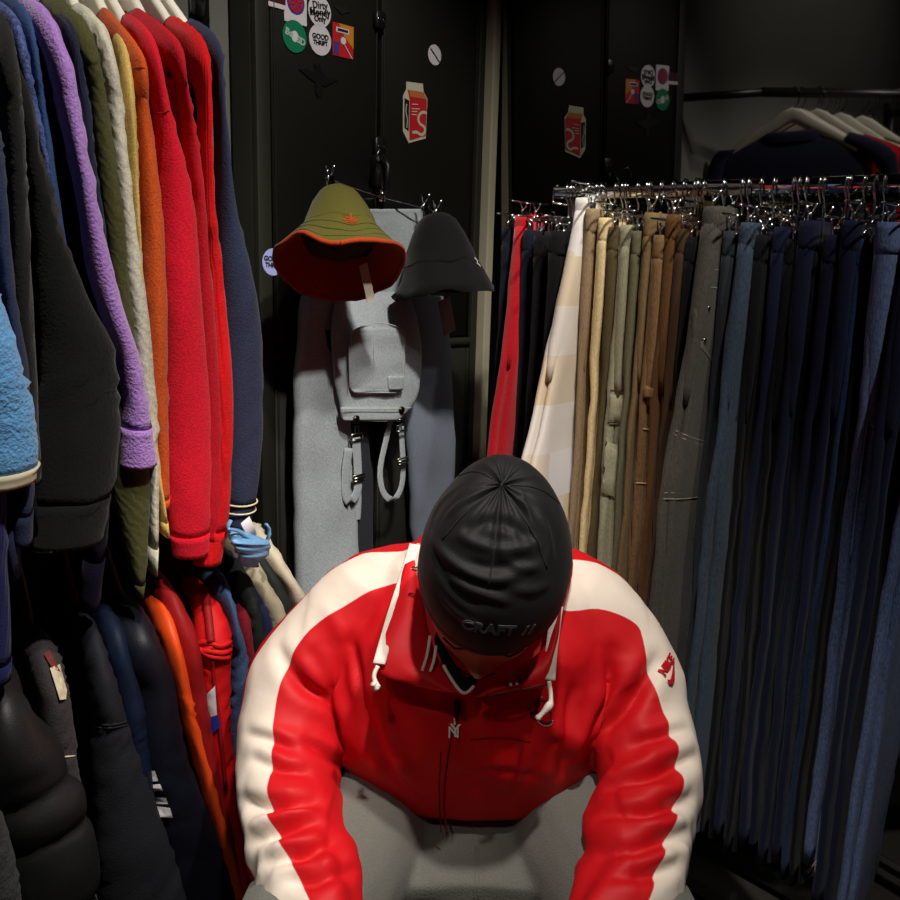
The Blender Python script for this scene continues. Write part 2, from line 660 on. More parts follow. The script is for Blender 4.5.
dn = thing('dungarees', 'grey washed denim dungarees hanging from the wire hanger on the locker', 'dungarees', locker_pt(375, 590, .08))
obj('leg', flat_loft([(296, 303, 343), (340, 299, 346), (400, 295, 347), (450, 294, 352), (500, 295, 354), (560, 296, 357), (640, 300, 362), (720, 304, 366)], [.03, .05, .05, .045], .022, .006, seed=1), m_dun, dn)
obj('leg', flat_loft([(296, 400, 441), (340, 402, 448), (400, 403, 452), (450, 408, 453), (500, 411, 453), (560, 415, 452), (640, 420, 450), (720, 424, 448)], [.02, .035, .035, .03], .02, .006, seed=2), fabric('grey blue denim', (122, 132, 148), .9, 420, .3, .2, .1), dn)
obj('waist', flat_loft([(209, 366, 426), (225, 366, 426), (250, 362, 428), (280, 340, 424), (300, 318, 432), (330, 310, 440), (370, 316, 436), (420, 340, 420)], [.03, .03, .02, .02], .014, .004, seed=3), m_dun, dn)
obj('lining', flat_loft([(330, 322, 342), (380, 326, 352), (430, 334, 366), (480, 338, 372), (530, 340, 372), (580, 346, 374)], .055, .008, .003, seed=9), m_dund, dn, 'dark open side placket')
bib = obj('bib', flat_loft([(292, 352, 402), (302, 336, 412), (330, 331, 418), (360, 333, 421), (385, 336, 419), (405, 340, 412), (418, 343, 400), (421, 345, 398)], [.045, .075, .085, .085], .010, .004, seed=4, p=.55), m_dun, dn)
obj('pocket', flat_loft([(326, 362, 400), (334, 351, 405), (360, 349, 405), (385, 350, 403), (391, 352, 401), (393, 354, 396)], [.0995, .1, .1], .004, .003, seed=4, p=.5), m_dun, bib)
obj('bib_hem', flat_loft([(407, 340, 412), (414, 341, 404), (420, 343, 399)], [.093, .094], .0055, .002, seed=4, p=.5, ns=8), m_dun, bib)
obj('pocket_flap', flat_loft([(376, 388, 404), (384, 388, 404), (390, 389, 403)], .105, .003, .001, seed=5, p=.5, ns=6), m_dun, bib)
# stitched seams on the bib
for pts in (((351, 334), (362, 326), (380, 323), (398, 327), (405, 336)), ((349, 345), (350, 388)), ((374, 324), (374, 390)), ((404, 338), (403, 388)), ((341, 409), (400, 409))):
    obj('stitching', tube([locker_pt(x, y, .1045) for x, y in resample([tuple(map(float, c)) for c in pts], 14)], .0009, 6), plain('pale stitching', (190, 190, 180), .9), bib)
for (x, y) in ((355.5, 419), (401, 410)):
    obj('button', disc(locker_pt(x, y, .098), DL * .0075, UP * .0075, .004, 20), m_brass, bib, 'dark metal button')


def strap_path(pts, o):
    return [locker_pt(x, y, o) for x, y in resample([tuple(map(float, c)) for c in pts], 26)]


s1 = obj('strap', merge(ribbon(strap_path([(356, 437), (357, 455), (358, 478), (357, 492), (351, 501), (346, 494), (346, 470), (349, 448)], .078), DL * 1, .011, .0018),
                        ribbon(strap_path([(357, 478), (358, 500), (357, 520)], .066), DL, .009, .002)), m_dun, dn)
s2 = obj('strap', merge(ribbon(strap_path([(401, 424), (402, 445), (403, 468), (401, 488), (393, 500), (383, 492), (380, 470), (386, 440), (392, 415)], .07), DL * 1, .0075, .0018)), m_dun, dn)
for st, pts in ((s1, ((357, 437), (359, 478))), (s2, ((402, 428), (403, 461)))):
    for (x, y) in pts:
        c = locker_pt(x, y, .083)
        hw, hh = .015, .006
        loop = [c + DL * a + UP * b for a, b in ((-hw, -hh), (hw, -hh), (hw, hh), (-hw, hh), (-hw, -hh))]
        obj('buckle', merge(tube(loop, .0022, 6), tube([c + DL * -.004 + UP * hh, c + DL * -.005 + UP * .022, c + DL * .004 + UP * .022, c + DL * .004 + UP * hh], .0015, 6) if y < 445 else tube([c - DL * hw, c + DL * hw], .0028, 6)), m_buck, st, 'metal buckle')

# wire hanger
wh = thing('wire_hanger', 'chrome wire clip hanger hooked on the locker handle, holding the hats and dungarees', 'hanger', locker_pt(382, 200, .03))
hk = locker_pt(382, 197, .05)
obj('hook', tube([hk, hk + UP * .03, hk + UP * .05 - DL * .01, hk + UP * .075 - DL * .016, hk + UP * .095 - DL * .004, hk + UP * .09 + DL * .012], .002, 8), m_chrome, wh)
lft, rgt = locker_pt(331, 180, .085), locker_pt(441, 212, .085)
obj('bar', merge(tube([lft, hk, rgt], .0016, 8), tube([locker_pt(352, 200, .06), hk], .0012, 6), tube([hk - UP * .008, hk + UP * .014], .006, 10)), m_chrome, wh)


def clip(p, ax, m=m_chrome, s=1.):
    ay = ax.cross(UP).normalized()
    return merge(bbox(p - UP * .008 * s, ax * .007 * s, ay * .004 * s, UP * .014 * s, .002), tube([p + UP * .006 * s + ay * .003, p + UP * .02 * s + ay * .010 * s], .0022 * s, 6),
                 tube([p + UP * .006 * s - ay * .003, p + UP * .02 * s - ay * .010 * s], .0022 * s, 6), tube([p - ax * .009 * s, p + ax * .009 * s], .0028 * s, 8))


for (x, y) in ((330, 179), (425, 206), (437, 212)):
    obj('clip', clip(locker_pt(x, y, .088), DL, s=1.15), m_chrome, wh)


def bucket(c, axis, ref, R0, hgt, brim, droop, nv, wr, seed):
    """bucket hat: outer and inner shell rings from crown centre to brim edge; axis points out of the opening"""
    e1 = (ref - axis * ref.dot(axis)).normalized()
    e2 = axis.cross(e1)
    prof = [(.02, 0), (.34, .003), (.55, .016), (.74, .040), (.92, .072), (1.03, hgt), (1.08, hgt + .004), (1.08 + .30 * brim, hgt + .024), (1.08 + .66 * brim, hgt + .044), (1.08 + brim, hgt + .058)]
    out = []
    for k, (rf, zz) in enumerate(prof):
        ring = []
        for j in range(48):
            t = 2 * math.pi * j / 48
            d = droop(t) * max(0, (k - 5) / 4) ** 1.2
            w = 1 + wr * nz((math.cos(t) * 1.3, math.sin(t) * 1.3, zz * 14), 1.4, seed)
            r_ = R0 * rf * w
            ring.append(c + axis * (zz + d + .012 * nz((math.cos(t), math.sin(t), k * .3), 2.1, seed + 5) * (k / 9)) + e1 * math.cos(t) * r_ + e2 * math.sin(t) * r_ * 1.0)
        out.append(ring)
    inn = [[p - axis * .0 + (c + axis * prof[k][1] - p).normalized() * .004 - axis * (-.004 if k < 3 else 0) for p in out[k]] for k in range(len(out))]
    return out, inn


view = -(ray(335, 265)).normalized()
side = view.cross(UP).normalized() * -1
axis = (view * .60 - UP * .80 + DL * .04).normalized()
cc = locker_pt(338, 192, .125)
m_olive = fabric('olive cotton', (92, 88, 32), .9, 420, .25, .2, .1)
m_oru = fabric('rust orange cotton', (178, 64, 20), .85, 420, .25, .2, .1)
dr = lambda t: (.042 * math.exp(-(((t if t < math.pi else t - 2 * math.pi) + .1) / .55) ** 2) - .012 * math.exp(-((abs(t - math.pi) - 1.5) / .5) ** 2))
out, inn = bucket(cc - axis * .004, axis, view, .065, .097, .62, dr, 24, .07, 2)
bh = thing('bucket_hat', 'olive bucket hat with rust orange lining clipped to the wire hanger', 'hat', cc + axis * .17)
obj('crown', loft(out[:7]), m_olive, bh)
obj('brim', loft(out[6:], cap=False), m_olive, bh)
obj('brim_lining', loft(inn[6:][::-1], cap=False), m_oru, bh, 'rust orange brim lining')
obj('crown_lining', loft([[p + (cc + axis * .05 - p).normalized() * .002 for p in r_] for r_ in inn[1:7][::-1]], cap=True), fabric('black lining', (16, 15, 15), .6, 200, .2), bh, 'black inner lining')
obj('brim_edge', tube([a.lerp(b, .5) for a, b in zip(out[-1] + [out[-1][0]], inn[-1] + [inn[-1][0]])], .0042, 8, cap=False), m_oru, bh, 'rust orange edge binding')
for k in (1, 2, 3, 4):
    fr = 6 + k * .7
    i0 = int(fr)
    rr_ = [a.lerp(b, fr - i0) + (view * .0006 - UP * 0) for a, b in zip(out[i0], out[min(i0 + 1, 9)])]
    obj('stitching', tube([p + view * .0008 for p in rr_ + [rr_[0]]], .0009, 5, cap=False), m_olive, bh)
# small trefoil mark on the hat crown
hb = BVHTree.FromPolygons([tuple(p) for r_ in out for p in r_], [tuple(f) for f in loft(out, cap=False)[1]])
tre = merge(*[poly2d([(0, 0), (a * .5 - .002, b * .6), (a, b), (a * .5 + .002, b * .6)]) for a, b in ((-.012, .008), (0, .014), (.012, .008))], line2d([(-.012, 0), (.012, 0)], .001), line2d([(-.010, -.003), (.010, -.003)], .001))
tp = at(350, 222, (cc + axis * .06).y)
obj('emblem', decal(tre, tp, side * -1 if side.x < 0 else side, UP, hb, .0015), m_oru, bh, 'rust orange three-leaf emblem', smooth=False)
# paper tags
m_paper = plain('paper tag', (196, 186, 168), .8)


def card(a, b, w, n, name, parent, m):
    """a thin hanging card from a down to b"""
    ax = (b - a)
    sd = ax.cross(n).normalized()
    return obj(name, bbox((a + b) / 2, sd * w, n.normalized() * .0008, ax / 2, .0005), m, parent, smooth=False)


card(locker_pt(363, 264, .235), locker_pt(371, 301, .235), .0095, NL, 'price_tag', bh, m_paper)
# black hat
view2 = -(ray(435, 255)).normalized()
axis2 = (view2 * .30 - UP * .92 + DL * .18).normalized()
c2 = locker_pt(436, 214, .125)
out2, inn2 = bucket(c2, axis2, view2, .071, .100, .38, lambda t: .012 * math.cos(t), 24, .06, 8)
m_bhat = fabric('black cotton twill', (10, 10, 11), .9, 420, .3, .2, .1)
b2 = thing('bucket_hat', 'black hat clipped to the right end of the wire hanger', 'hat', c2 + axis2 * .14)
obj('crown', loft(out2[:7]), m_bhat, b2)
obj('brim', loft(out2[6:] + inn2[6:][::-1], cap=False), m_bhat, b2)
obj('crown_lining', loft([[p + (c2 + axis2 * .05 - p).normalized() * .002 for p in r_] for r_ in inn2[1:7][::-1]]), m_bhat, b2)
hb2 = BVHTree.FromPolygons([tuple(p) for r_ in out2 for p in r_], [tuple(f) for f in loft(out2, cap=False)[1]])
obj('logo', decal(line2d([(-.004, .010), (.002, .004), (-.003, 0), (.003, -.006)], .0016), at(453, 262, (c2 + axis2 * .06).y), DL, UP, hb2, .0015), m_white, b2, 'small white logo', smooth=False)
card(locker_pt(444, 299, .10), locker_pt(450, 333, .10), .0185, NL - UP * .1, 'price_tag', b2, plain('pinkish paper tag', (150, 120, 116), .8))

# ------------------------------------------------------------------ the left rails: jumpers above, jackets below
UH = V3((math.sin(R(148)), math.cos(R(148)), 0))      # hanger direction, out towards the aisle
VH = V3((-UH.y, UH.x, 0))                             # across the garment's thickness
if VH.dot(DL) < 0:
    VH = -VH
m_hang = plain('white hanger plastic', (232, 228, 214), .45)
m_wood = plain('brown wooden hanger', (104, 62, 44), .5)


def garment(name, cat, label, m, rows, group, short, tipb=.40, hem=.46, hang=m_hang, railz=1.70, railb=.20, r2s=.030, seed=0, cuff=.05, mcuff=None,
            hgroup='white hangers on the upper rail', hname='white hanger', wrink=.0022, thick=.011, collar=True, hscale=1., coll_h=.02, neckb=None, cap_n=24, puff=False):
    rows = [tuple(map(float, r)) for r in rows]
    n = len(rows)
    NS = 56
    bs = []
    ys = [r[0] for r in rows]
    y0, y1 = ys[0], ys[-1]
    for r in rows:
        f = (r[0] - y0) / (y1 - y0)
        dy = r[0] - y0
        b = tipb - .11 * max(0, 1 - dy / 42.) ** 1.5 - .02 * max(0, f - .6) / .4
        bs.append(b)
    C, A = [], []
    for r, b in zip(rows, bs):
        C.append(locker_pt((r[1] + r[2]) / 2, r[0], b))
        q0, q1 = locker_pt(r[1], r[0], b), locker_pt(r[2], r[0], b)
        v = ((C[-1] - CAMP) * V3((1, 1, 0))).normalized()
        hz = UP.cross(v)
        A.append(abs((q1 - q0).dot(hz)) / 2)
    C2, A2 = resample(C, NS), resample(A, NS)
    rings = []
    for i in range(NS):
        c = C2[i]
        T = (C2[min(i + 1, NS - 1)] - C2[max(i - 1, 0)]).normalized()
        f = i / (NS - 1)
        r2 = r2s * (.55 + .45 * min(1, f * 5)) * (1 - .25 * f)
        e2 = T.cross(VH).normalized()
        v = ((c - CAMP) * V3((1, 1, 0))).normalized()
        ca, sa = abs(v.dot(VH)), abs(v.dot(UH))
        # VH seen across the line of sight
        hz = UP.cross(v)
        kv, ku = abs(hz.dot(VH)), abs(hz.dot(e2))
        r2 = min(r2, A2[i] * .8 / max(ku, .05))
        r1 = math.sqrt(max(A2[i] ** 2 - (r2 * ku) ** 2, (.35 * A2[i]) ** 2)) / max(kv, .3)
        r1 = max(r1, .004)
        ring = []
        for j in range(cap_n):
            t = 2 * math.pi * j / cap_n
            if puff:
                sn = abs(math.sin(f * math.pi * 4.3 + .35 * math.sin(t + .6) + .5))
                w = .016 * (sn ** .55 - .75) + .0022 * math.sin(t * 13 + 5 * f + 2 * nz(c, 9, seed)) * (1 - sn) ** 2 + .003 * nz((math.cos(t), math.sin(t), f * 9), 1.5, seed)
            else:
                fo = math.sin(f * 62 + 2.6 * math.sin(t + seed) + seed * 2 + 5 * nz(c, 7, seed))
                w = wrink * (.9 * (1 - 2 * abs(fo) ** .7) * max(0, .25 + 1.3 * nz((f * 4, t * .3, seed), 2)) + .55 * nz((math.cos(t), math.sin(t), f * 14), 1.3, seed))
            if f > .93:
                w *= .3
            ring.append(c + VH * math.cos(t) * (r1 + w) + e2 * math.sin(t) * (r2 + w))
        rings.append(ring)
    S = cr(C, min(n - 1, 1.0 if n > 2 else .5))
    # shoulder reference
    S = C2[max(2, int(NS * .10))]
    N = C2[0]
    hc = N - UH * .085 * hscale + UP * .045
    root = thing(name, label, cat, V3((S.x - UH.x * .2, S.y - UH.y * .2, S.z - hem - .1)), group)
    nc = int(NS * (1 - cuff)) if cuff else NS - 1
    sl = obj('sleeve', loft(rings[:nc + 1] if cuff else rings), m, root)
    if cuff:
        cr_ = [[p + (p - C2[nc + k]) * (.06 if k == 0 else -.02) for p in rings[nc + k]] for k in range(NS - nc)]
        obj('cuff', loft(cr_), mcuff or m, sl)
    # torso
    tc = S - UH * .2 * hscale
    zt = N.z + .006
    tr = []
    lv = [0, .15, .35, .6, .85, 1.0, 1.3, 2.0, 3.0, 4.2, 5.5, 7, 8.2, 9]
    for li, l in enumerate(lv):
        if l <= 1:
            z = zt + (S.z - .01 - zt) * l
            hu = .075 + (.198 - .075) * math.sqrt(l) if l < 1 else .2
            hv = thick * (.55 + .35 * l)
        else:
            g = (l - 1) / 8
            z = S.z - .01 - (hem) * g
            hu = .2 + .012 * g
            hv = thick * (1 + .25 * g)
        hu *= hscale
        ring = []
        for j in range(28):
            t = 2 * math.pi * j / 28
            a, b = math.cos(t), math.sin(t)
            u = hu * math.copysign(abs(a) ** .8, a)
            w = .004 * nz((u * 9, z * 2.0, seed), 1.6, seed) * min(1, l)
            ring.append(V3((tc.x, tc.y, z)) + UH * u + VH * (hv * math.copysign(abs(b) ** .7, b) + w))
        tr.append(ring)
    obj('torso', loft(tr), m, root)
    # wall-side sleeve hangs straight down
    S2 = S - UH * .40 * hscale
    p2 = [S2 + UH * .03 + UP * .012, S2 - UP * .03, S2 - UH * .012 - UP * .15, S2 - UH * .015 - UP * .35, S2 - UP * (.1 + hem)]
    rg = []
    for i, p in enumerate(resample(p2, 14)):
        rg.append(ell(p, VH, thick * .95, UH, .030 * (1 - .02 * i), 14))
    obj('sleeve', loft(rg), m, root)
    if collar:
        nk = V3((tc.x, tc.y, zt))
        cg = []
        for k, (dz, s, tv) in enumerate(((-.008, 1.06, 1.0), (.004, 1.03, 1.1), (coll_h * .8, .95, 1.05), (coll_h, .9, .9))):
            cg.append(ell(nk + UP * dz, UH, .085 * hscale * s, VH, thick * tv * .95, 28))
        cin = [[p + (nk - p) * V3((.12, .12, 0)) for p in r_] for r_ in cg[::-1]]
        obj('collar', loft(cg + cin, cap=False), mcuff or m, root)
    # its hanger
    rl = V3((hc.x, hc.y, railz))
    hroot = thing('hanger', f'{hname} holding the {short}', 'hanger', hc, hgroup)
    tipz = S.z - .006
    ap = []
    for i in range(21):
        u = -1 + i / 10
        au = abs(u)
        ap.append(V3((tc.x, tc.y, 0)) + UH * (.178 * hscale * u) + UP * (hc.z + .012 - (hc.z + .012 - tipz) * (au ** 1.35) + .012 * math.exp(-(u / .2) ** 2)))
    ar = []
    for i, p in enumerate(ap):
        T = (ap[min(i + 1, 20)] - ap[max(0, i - 1)]).normalized()
        e = T.cross(VH).normalized()
        hh = .009 + .011 * (1 - abs(-1 + i / 10))
        ar.append(ell(p, VH, .0065, e, hh, 12, .6))
    obj('arms', loft(ar), hang, hroot)
    hk = V3((tc.x, tc.y, hc.z + .02))
    top = railz + .016
    obj('hook', tube([hk, V3((hk.x, hk.y, railz - .045)), V3((hk.x, hk.y, railz - .03)) - UH * .0 + UH * .014, V3((hk.x, hk.y, railz)) + UH * .018, V3((hk.x, hk.y, top)) + UH * .004, V3((hk.x, hk.y, railz + .004)) - UH * .016], .0018, 7), m_chrome, hroot)
    return root, sl, C2, rings, tc


def knit(n, c, **k):
    return fabric(n, c, .95, k.pop('scale', 420), k.pop('bump', .3), k.pop('var', .35), k.pop('sheen', .06), **k)


UPG = 'knitwear and sweatshirts on the upper rail'
J = {}
m_navy = knit('navy marl knit', (46, 52, 78))
m_red3 = knit('bright red ribbed knit', (215, 14, 22), kind='rib', stretch=(.5, .5, 2.2))
m_red2 = knit('dark red knit', (186, 14, 34))
m_red1 = knit('crimson knit', (214, 18, 44))
m_org = knit('burnt orange knit', (204, 84, 30))
m_yel = knit('straw yellow knit', (214, 182, 104))
m_cream = knit('cream cable knit', (206, 202, 184), kind='cable', bump=.14)
m_oliv = knit('olive cable knit', (74, 74, 40), kind='cable', bump=.14)
m_dnv = knit('dark navy rib knit', (28, 32, 58), kind='rib', stretch=(.5, .5, 2))
m_pur = knit('lilac mohair knit', (172, 128, 208), bump=.6, sheen=.25, scale=300, var=.25)
m_blu = fabric('slate blue sweatshirt cotton', (50, 74, 122), .9, 320, .3)
m_spk = knit('blue speckled knit', (78, 94, 150), var=.75, big=120)
m_ind = fabric('dark indigo sweatshirt cotton', (14, 10, 34), .9, 320, .3)
m_bk2 = fabric('black sweatshirt fleece', (16, 18, 19), .95, 300, .3, sheen=.1)
m_bk1 = fabric('charcoal black sweatshirt cotton', (25, 26, 25), .95, 300, .3, sheen=.1)
m_ndk = knit('dark navy cardigan knit', (44, 52, 84))
m_flc = fabric('sky blue fleece', (104, 170, 230), .95, 240, .7, .15, .2)
m_pbl = knit('blue violet ribbed knit', (32, 36, 88), kind='rib', stretch=(.5, .5, 2))
m_bind = plain('beige binding', (216, 206, 178), .8)


def G(key, label, m, rows, **k):
    J[key] = garment(k.pop('name', 'jumper'), k.pop('cat', 'jumper'), label, m, rows, UPG, key, **k)
    return J[key]


G('charcoal navy jumper', 'charcoal navy jumper with white cuff stripes, farthest on the upper rail', m_navy,
  [(32, 182, 197), (57, 203, 221), (103, 212, 226), (200, 214, 236), (300, 220, 258), (390, 222, 264), (470, 224, 260), (525, 224, 251)], seed=1, cuff=.08, hem=.44)
sl, C2, rings = J['charcoal navy jumper'][1:4]
for f in (.925, .945):
    i = int(f * 55)
    fr = f * 55 - i
    rg = [a.lerp(b, fr) + (a - C2[i]).normalized() * .0025 for a, b in zip(rings[i], rings[i + 1])]
    obj('cuff_stripe', tube(rg + [rg[0]], .0013, 6, cap=False), m_bind, sl, 'thin white cuff stripe')
G('bright red ribbed jumper', 'bright red ribbed jumper next to the charcoal navy one', m_red3,
  [(30, 162, 184), (57, 184, 208), (100, 196, 212), (200, 197, 215), (260, 201, 222), (390, 206, 233), (500, 206, 230), (562, 192, 222)], seed=2, cuff=.1)
G('dark red jumper', 'dark red jumper hanging between the two brighter red jumpers', m_red2,
  [(22, 126, 147), (57, 160, 181), (90, 174, 189), (150, 180, 200), (200, 186, 205), (300, 192, 214), (400, 196, 222), (500, 196, 224), (545, 200, 222)], seed=3)
G('crimson jumper', 'crimson jumper with a long wide sleeve beside the burnt orange one', m_red1,
  [(28, 119, 137), (57, 138, 157), (110, 150, 171), (200, 156, 194), (300, 161, 202), (400, 164, 211), (500, 166, 212), (553, 172, 210)], seed=4, cuff=.08)
G('burnt orange jumper', 'burnt orange knitted jumper between crimson and yellow ones', m_org,
  [(22, 95, 112), (70, 126, 145), (100, 128, 149), (200, 136, 162), (300, 141, 167), (380, 144, 168), (450, 150, 169), (505, 152, 170)], seed=5)
G('straw yellow jumper', 'straw yellow jumper, only a narrow strip showing beside the cream cable knit', m_yel,
  [(38, 103, 118), (57, 111, 130), (100, 117, 135), (170, 122, 139), (260, 130, 142), (350, 138, 147), (450, 149, 158), (532, 158, 170)], seed=6, tipb=.402)
G('cream cable knit jumper', 'cream cable knit jumper with a long narrow sleeve', m_cream,
  [(18, 68, 90), (40, 84, 107), (70, 95, 117), (100, 99, 124), (150, 105, 128), (200, 112, 135), (300, 123, 147), (400, 134, 157), (470, 142, 159), (570, 147, 158)], seed=7, wrink=.003)
G('olive cable knit jumper', 'dark olive cable knit jumper with a wide sleeve end below the lilac cuff', m_oliv,
  [(8, 38, 62), (40, 62, 93), (70, 78, 102), (100, 84, 108), (200, 96, 122), (300, 108, 132), (370, 112, 140), (470, 110, 151), (540, 121, 148), (592, 133, 144)], seed=8, wrink=.003)
G('dark navy ribbed jumper', 'dark navy jumper, a thin strip between lilac and olive jumpers', m_dnv,
  [(16, 42, 58), (40, 56, 74), (66, 66, 82), (100, 70, 90), (160, 78, 96), (230, 88, 106), (300, 98, 116), (400, 110, 126)], seed=9)
G('lilac fuzzy jumper', 'lilac fuzzy mohair jumper with its sleeve ending above the olive one', m_pur,
  [(4, 8, 34), (33, 32, 57), (67, 46, 73), (100, 53, 80), (150, 65, 89), (200, 75, 98), (250, 83, 109), (300, 94, 122), (350, 112, 138), (400, 121, 149), (440, 120, 154), (464, 119, 158)], seed=10, cuff=.13, hem=.40, wrink=.0025, tipb=.43)
G('slate blue sweatshirt', 'slate blue sweatshirt left of the lilac jumper', m_blu,
  [(8, -4, 15), (33, 12, 34), (60, 24, 40), (100, 29, 48), (150, 36, 54), (230, 46, 64), (330, 62, 80), (430, 74, 92)], seed=11, name='sweatshirt', cat='sweatshirt')
G('dark indigo sweatshirt', 'dark indigo sweatshirt in the shade under the lilac sleeve', m_ind,
  [(30, 4, 22), (60, 20, 36), (100, 30, 50), (150, 42, 68), (230, 56, 84), (300, 72, 100), (400, 84, 108), (480, 90, 112), (606, 78, 100)], seed=12, name='sweatshirt', cat='sweatshirt', cuff=.06, tipb=.37)
G('blue speckled jumper', 'blue speckled knit jumper beside the black sweatshirt sleeve', m_spk,
  [(12, -24, -6), (33, -2, 19), (67, 13, 31), (100, 20, 38), (150, 32, 49), (180, 40, 53), (260, 52, 64), (360, 64, 76)], seed=13)
G('black sweatshirt', 'black sweatshirt with a broad sleeve reaching the lilac jumper', m_bk2,
  [(45, -26, -6), (70, -6, 14), (100, 8, 32), (150, 18, 41), (200, 24, 56), (250, 30, 71), (300, 34, 91), (350, 38, 116), (400, 36, 121), (450, 32, 121), (500, 32, 114), (545, 30, 104)], seed=14, name='sweatshirt', cat='sweatshirt', cuff=.1, wrink=.004, tipb=.445)
G('charcoal sweatshirt', 'charcoal black sweatshirt with a narrow straight sleeve at the left edge', m_bk1,
  [(20, -30, -2), (40, -14, 13), (67, -8, 18), (100, -2, 23), (150, 2, 26), (200, 6, 29), (300, 10, 33), (400, 14, 38), (480, 18, 42)], seed=15, name='sweatshirt', cat='sweatshirt', tipb=.465)
G('dark navy cardigan', 'dark navy cardigan with its sleeve end showing below the sky blue fleece', m_ndk,
  [(60, -50, -24), (100, -34, -8), (150, -22, 4), (200, -14, 8), (250, -8, 12), (300, -2, 17), (350, 4, 26), (420, 6, 33), (490, 7, 34), (540, 9, 33)], seed=16, name='cardigan', cat='cardigan', tipb=.47, cuff=.08)
G('blue violet ribbed jumper', 'blue violet ribbed jumper hanging low behind the sky blue fleece', m_pbl,
  [(120, -75, -50), (200, -60, -32), (300, -42, -16), (400, -30, -4), (480, -26, 6), (560, -22, 9), (677, -18, 12)], seed=17, tipb=.465)
G('sky blue fleece', 'sky blue fleece with beige bound cuff, nearest garment on the upper rail', m_flc,
  [(140, -120, -80), (200, -100, -46), (270, -82, -8), (300, -76, 3), (333, -70, 15), (367, -66, 24), (400, -62, 33), (440, -58, 39), (482, -56, 39)], seed=18, name='fleece', cat='fleece', tipb=.50, cuff=.07, mcuff=m_bind, wrink=.003, r2s=.04)

# lower rail
LOG = 'jackets and coats on the lower rail'
m_bpuf = fabric('black puffer nylon', (30, 31, 32), .5, 500, .12, .12, 0, spec=.4)
m_gbr = fabric('grey brown canvas', (66, 60, 64), .9, 420, .3)
m_bjk = fabric('black canvas', (34, 35, 41), .8, 420, .2, .15, 0)
m_ntk = fabric('dark navy track nylon', (9, 12, 28), .55, 500, .15, .2, 0, spec=.4)
m_nav2 = fabric('navy windbreaker nylon', (17, 28, 52), .6, 500, .15, .3, 0)
m_oj = fabric('orange nylon', (236, 80, 24), .5, 500, .15, .1, 0, spec=.4)
m_rdj = fabric('dark red nylon', (150, 22, 26), .6, 500, .15, .2, 0)
m_rj = fabric('red cotton nylon', (206, 22, 26), .6, 500, .2, .15, 0)
m_den = fabric('mid blue denim', (64, 86, 126), .9, 420, .35, .3)
m_mar = fabric('maroon wool', (110, 14, 30), .9, 300, .3)
m_bkg = fabric('black green waxed cotton', (34, 40, 38), .7, 420, .2, .2, 0)
m_nvt = fabric('navy cotton', (26, 32, 66), .8, 420, .2)
m_ocr = fabric('stone cotton', (176, 168, 142), .85, 420, .25, .15)
m_crm2 = fabric('cream cotton', (212, 202, 178), .85, 420, .25, .12)
m_sat = fabric('light blue satin', (112, 166, 214), .3, 300, .06, .12, .1, spec=.6)


def H(key, label, m, rows, **k):
    k.setdefault('hem', .58)
    k.setdefault('wrink', .0035)
    J[key] = garment(k.pop('name', 'jacket'), k.pop('cat', 'jacket'), label, m, rows, LOG, key, hang=m_wood, railz=1.03, hgroup='brown hangers on the lower rail',
                     hname='brown wooden hanger', tipb=k.pop('tipb', .375), **k)
    return J[key]


H('cream coat', 'cream coat farthest along the lower rail, beside the grey dungarees', m_crm2,
  [(532, 244, 262), (556, 256, 277), (590, 280, 303), (640, 300, 330), (720, 312, 346), (800, 316, 350), (900, 318, 350)], seed=21, name='coat', cat='coat', hem=.5, tipb=.36)
H('black cotton coat', 'black coat between the cream coat and the stone jacket', m_bkg,
  [(545, 238, 254), (566, 246, 266), (600, 266, 291), (650, 284, 312), (740, 296, 326), (900, 300, 330)], seed=22, name='coat', cat='coat', tipb=.36)
H('stone jacket', 'stone coloured jacket with pale shoulder on the lower rail', m_ocr,
  [(546, 222, 240), (574, 238, 262), (610, 258, 286), (650, 268, 296), (740, 278, 306), (900, 282, 310)], seed=23, tipb=.365)
H('navy thin jacket', 'navy jacket, a thin dark strip beside the stone one', m_nvt,
  [(556, 216, 232), (580, 230, 250), (620, 250, 272), (680, 258, 280), (760, 264, 288), (900, 270, 294)], seed=24, tipb=.365)
H('black waxed jacket', 'black waxed jacket right of the maroon coat', m_bkg,
  [(556, 210, 228), (580, 224, 244), (600, 236, 258), (650, 244, 268), (740, 252, 276), (900, 258, 284)], seed=25, tipb=.37)
H('maroon coat', 'maroon coat with rounded shoulder on the lower rail', m_mar,
  [(586, 210, 228), (600, 222, 240), (620, 230, 250), (650, 236, 254), (700, 240, 258), (800, 244, 266), (900, 248, 272)], seed=26, name='coat', cat='coat')
H('blue denim jacket', 'mid blue denim jacket tucked behind the red knotted one', m_den,
  [(566, 192, 214), (586, 206, 226), (612, 222, 236), (650, 226, 248), (690, 228, 253), (730, 226, 250), (800, 230, 254), (900, 236, 262)], seed=27)
H('red knotted jacket', 'red jacket with tied cords and a white and blue label', m_rj,
  [(584, 180, 214), (604, 190, 225), (640, 194, 232), (660, 196, 231), (700, 200, 231), (740, 206, 232), (780, 212, 238), (860, 226, 250), (920, 232, 258)], seed=28, wrink=.004)
H('dark red nylon jacket', 'dark red nylon jacket beside the bright orange one', m_rdj,
  [(580, 142, 162), (600, 154, 176), (640, 172, 198), (700, 182, 208), (760, 194, 218), (840, 214, 236), (920, 232, 252)], seed=29)
H('bright orange jacket', 'bright orange jacket showing as a long thin strip', m_oj,
  [(596, 138, 152), (610, 146, 160), (640, 160, 179), (690, 172, 192), (720, 180, 200), (800, 202, 222), (880, 224, 244), (930, 236, 254)], seed=30)
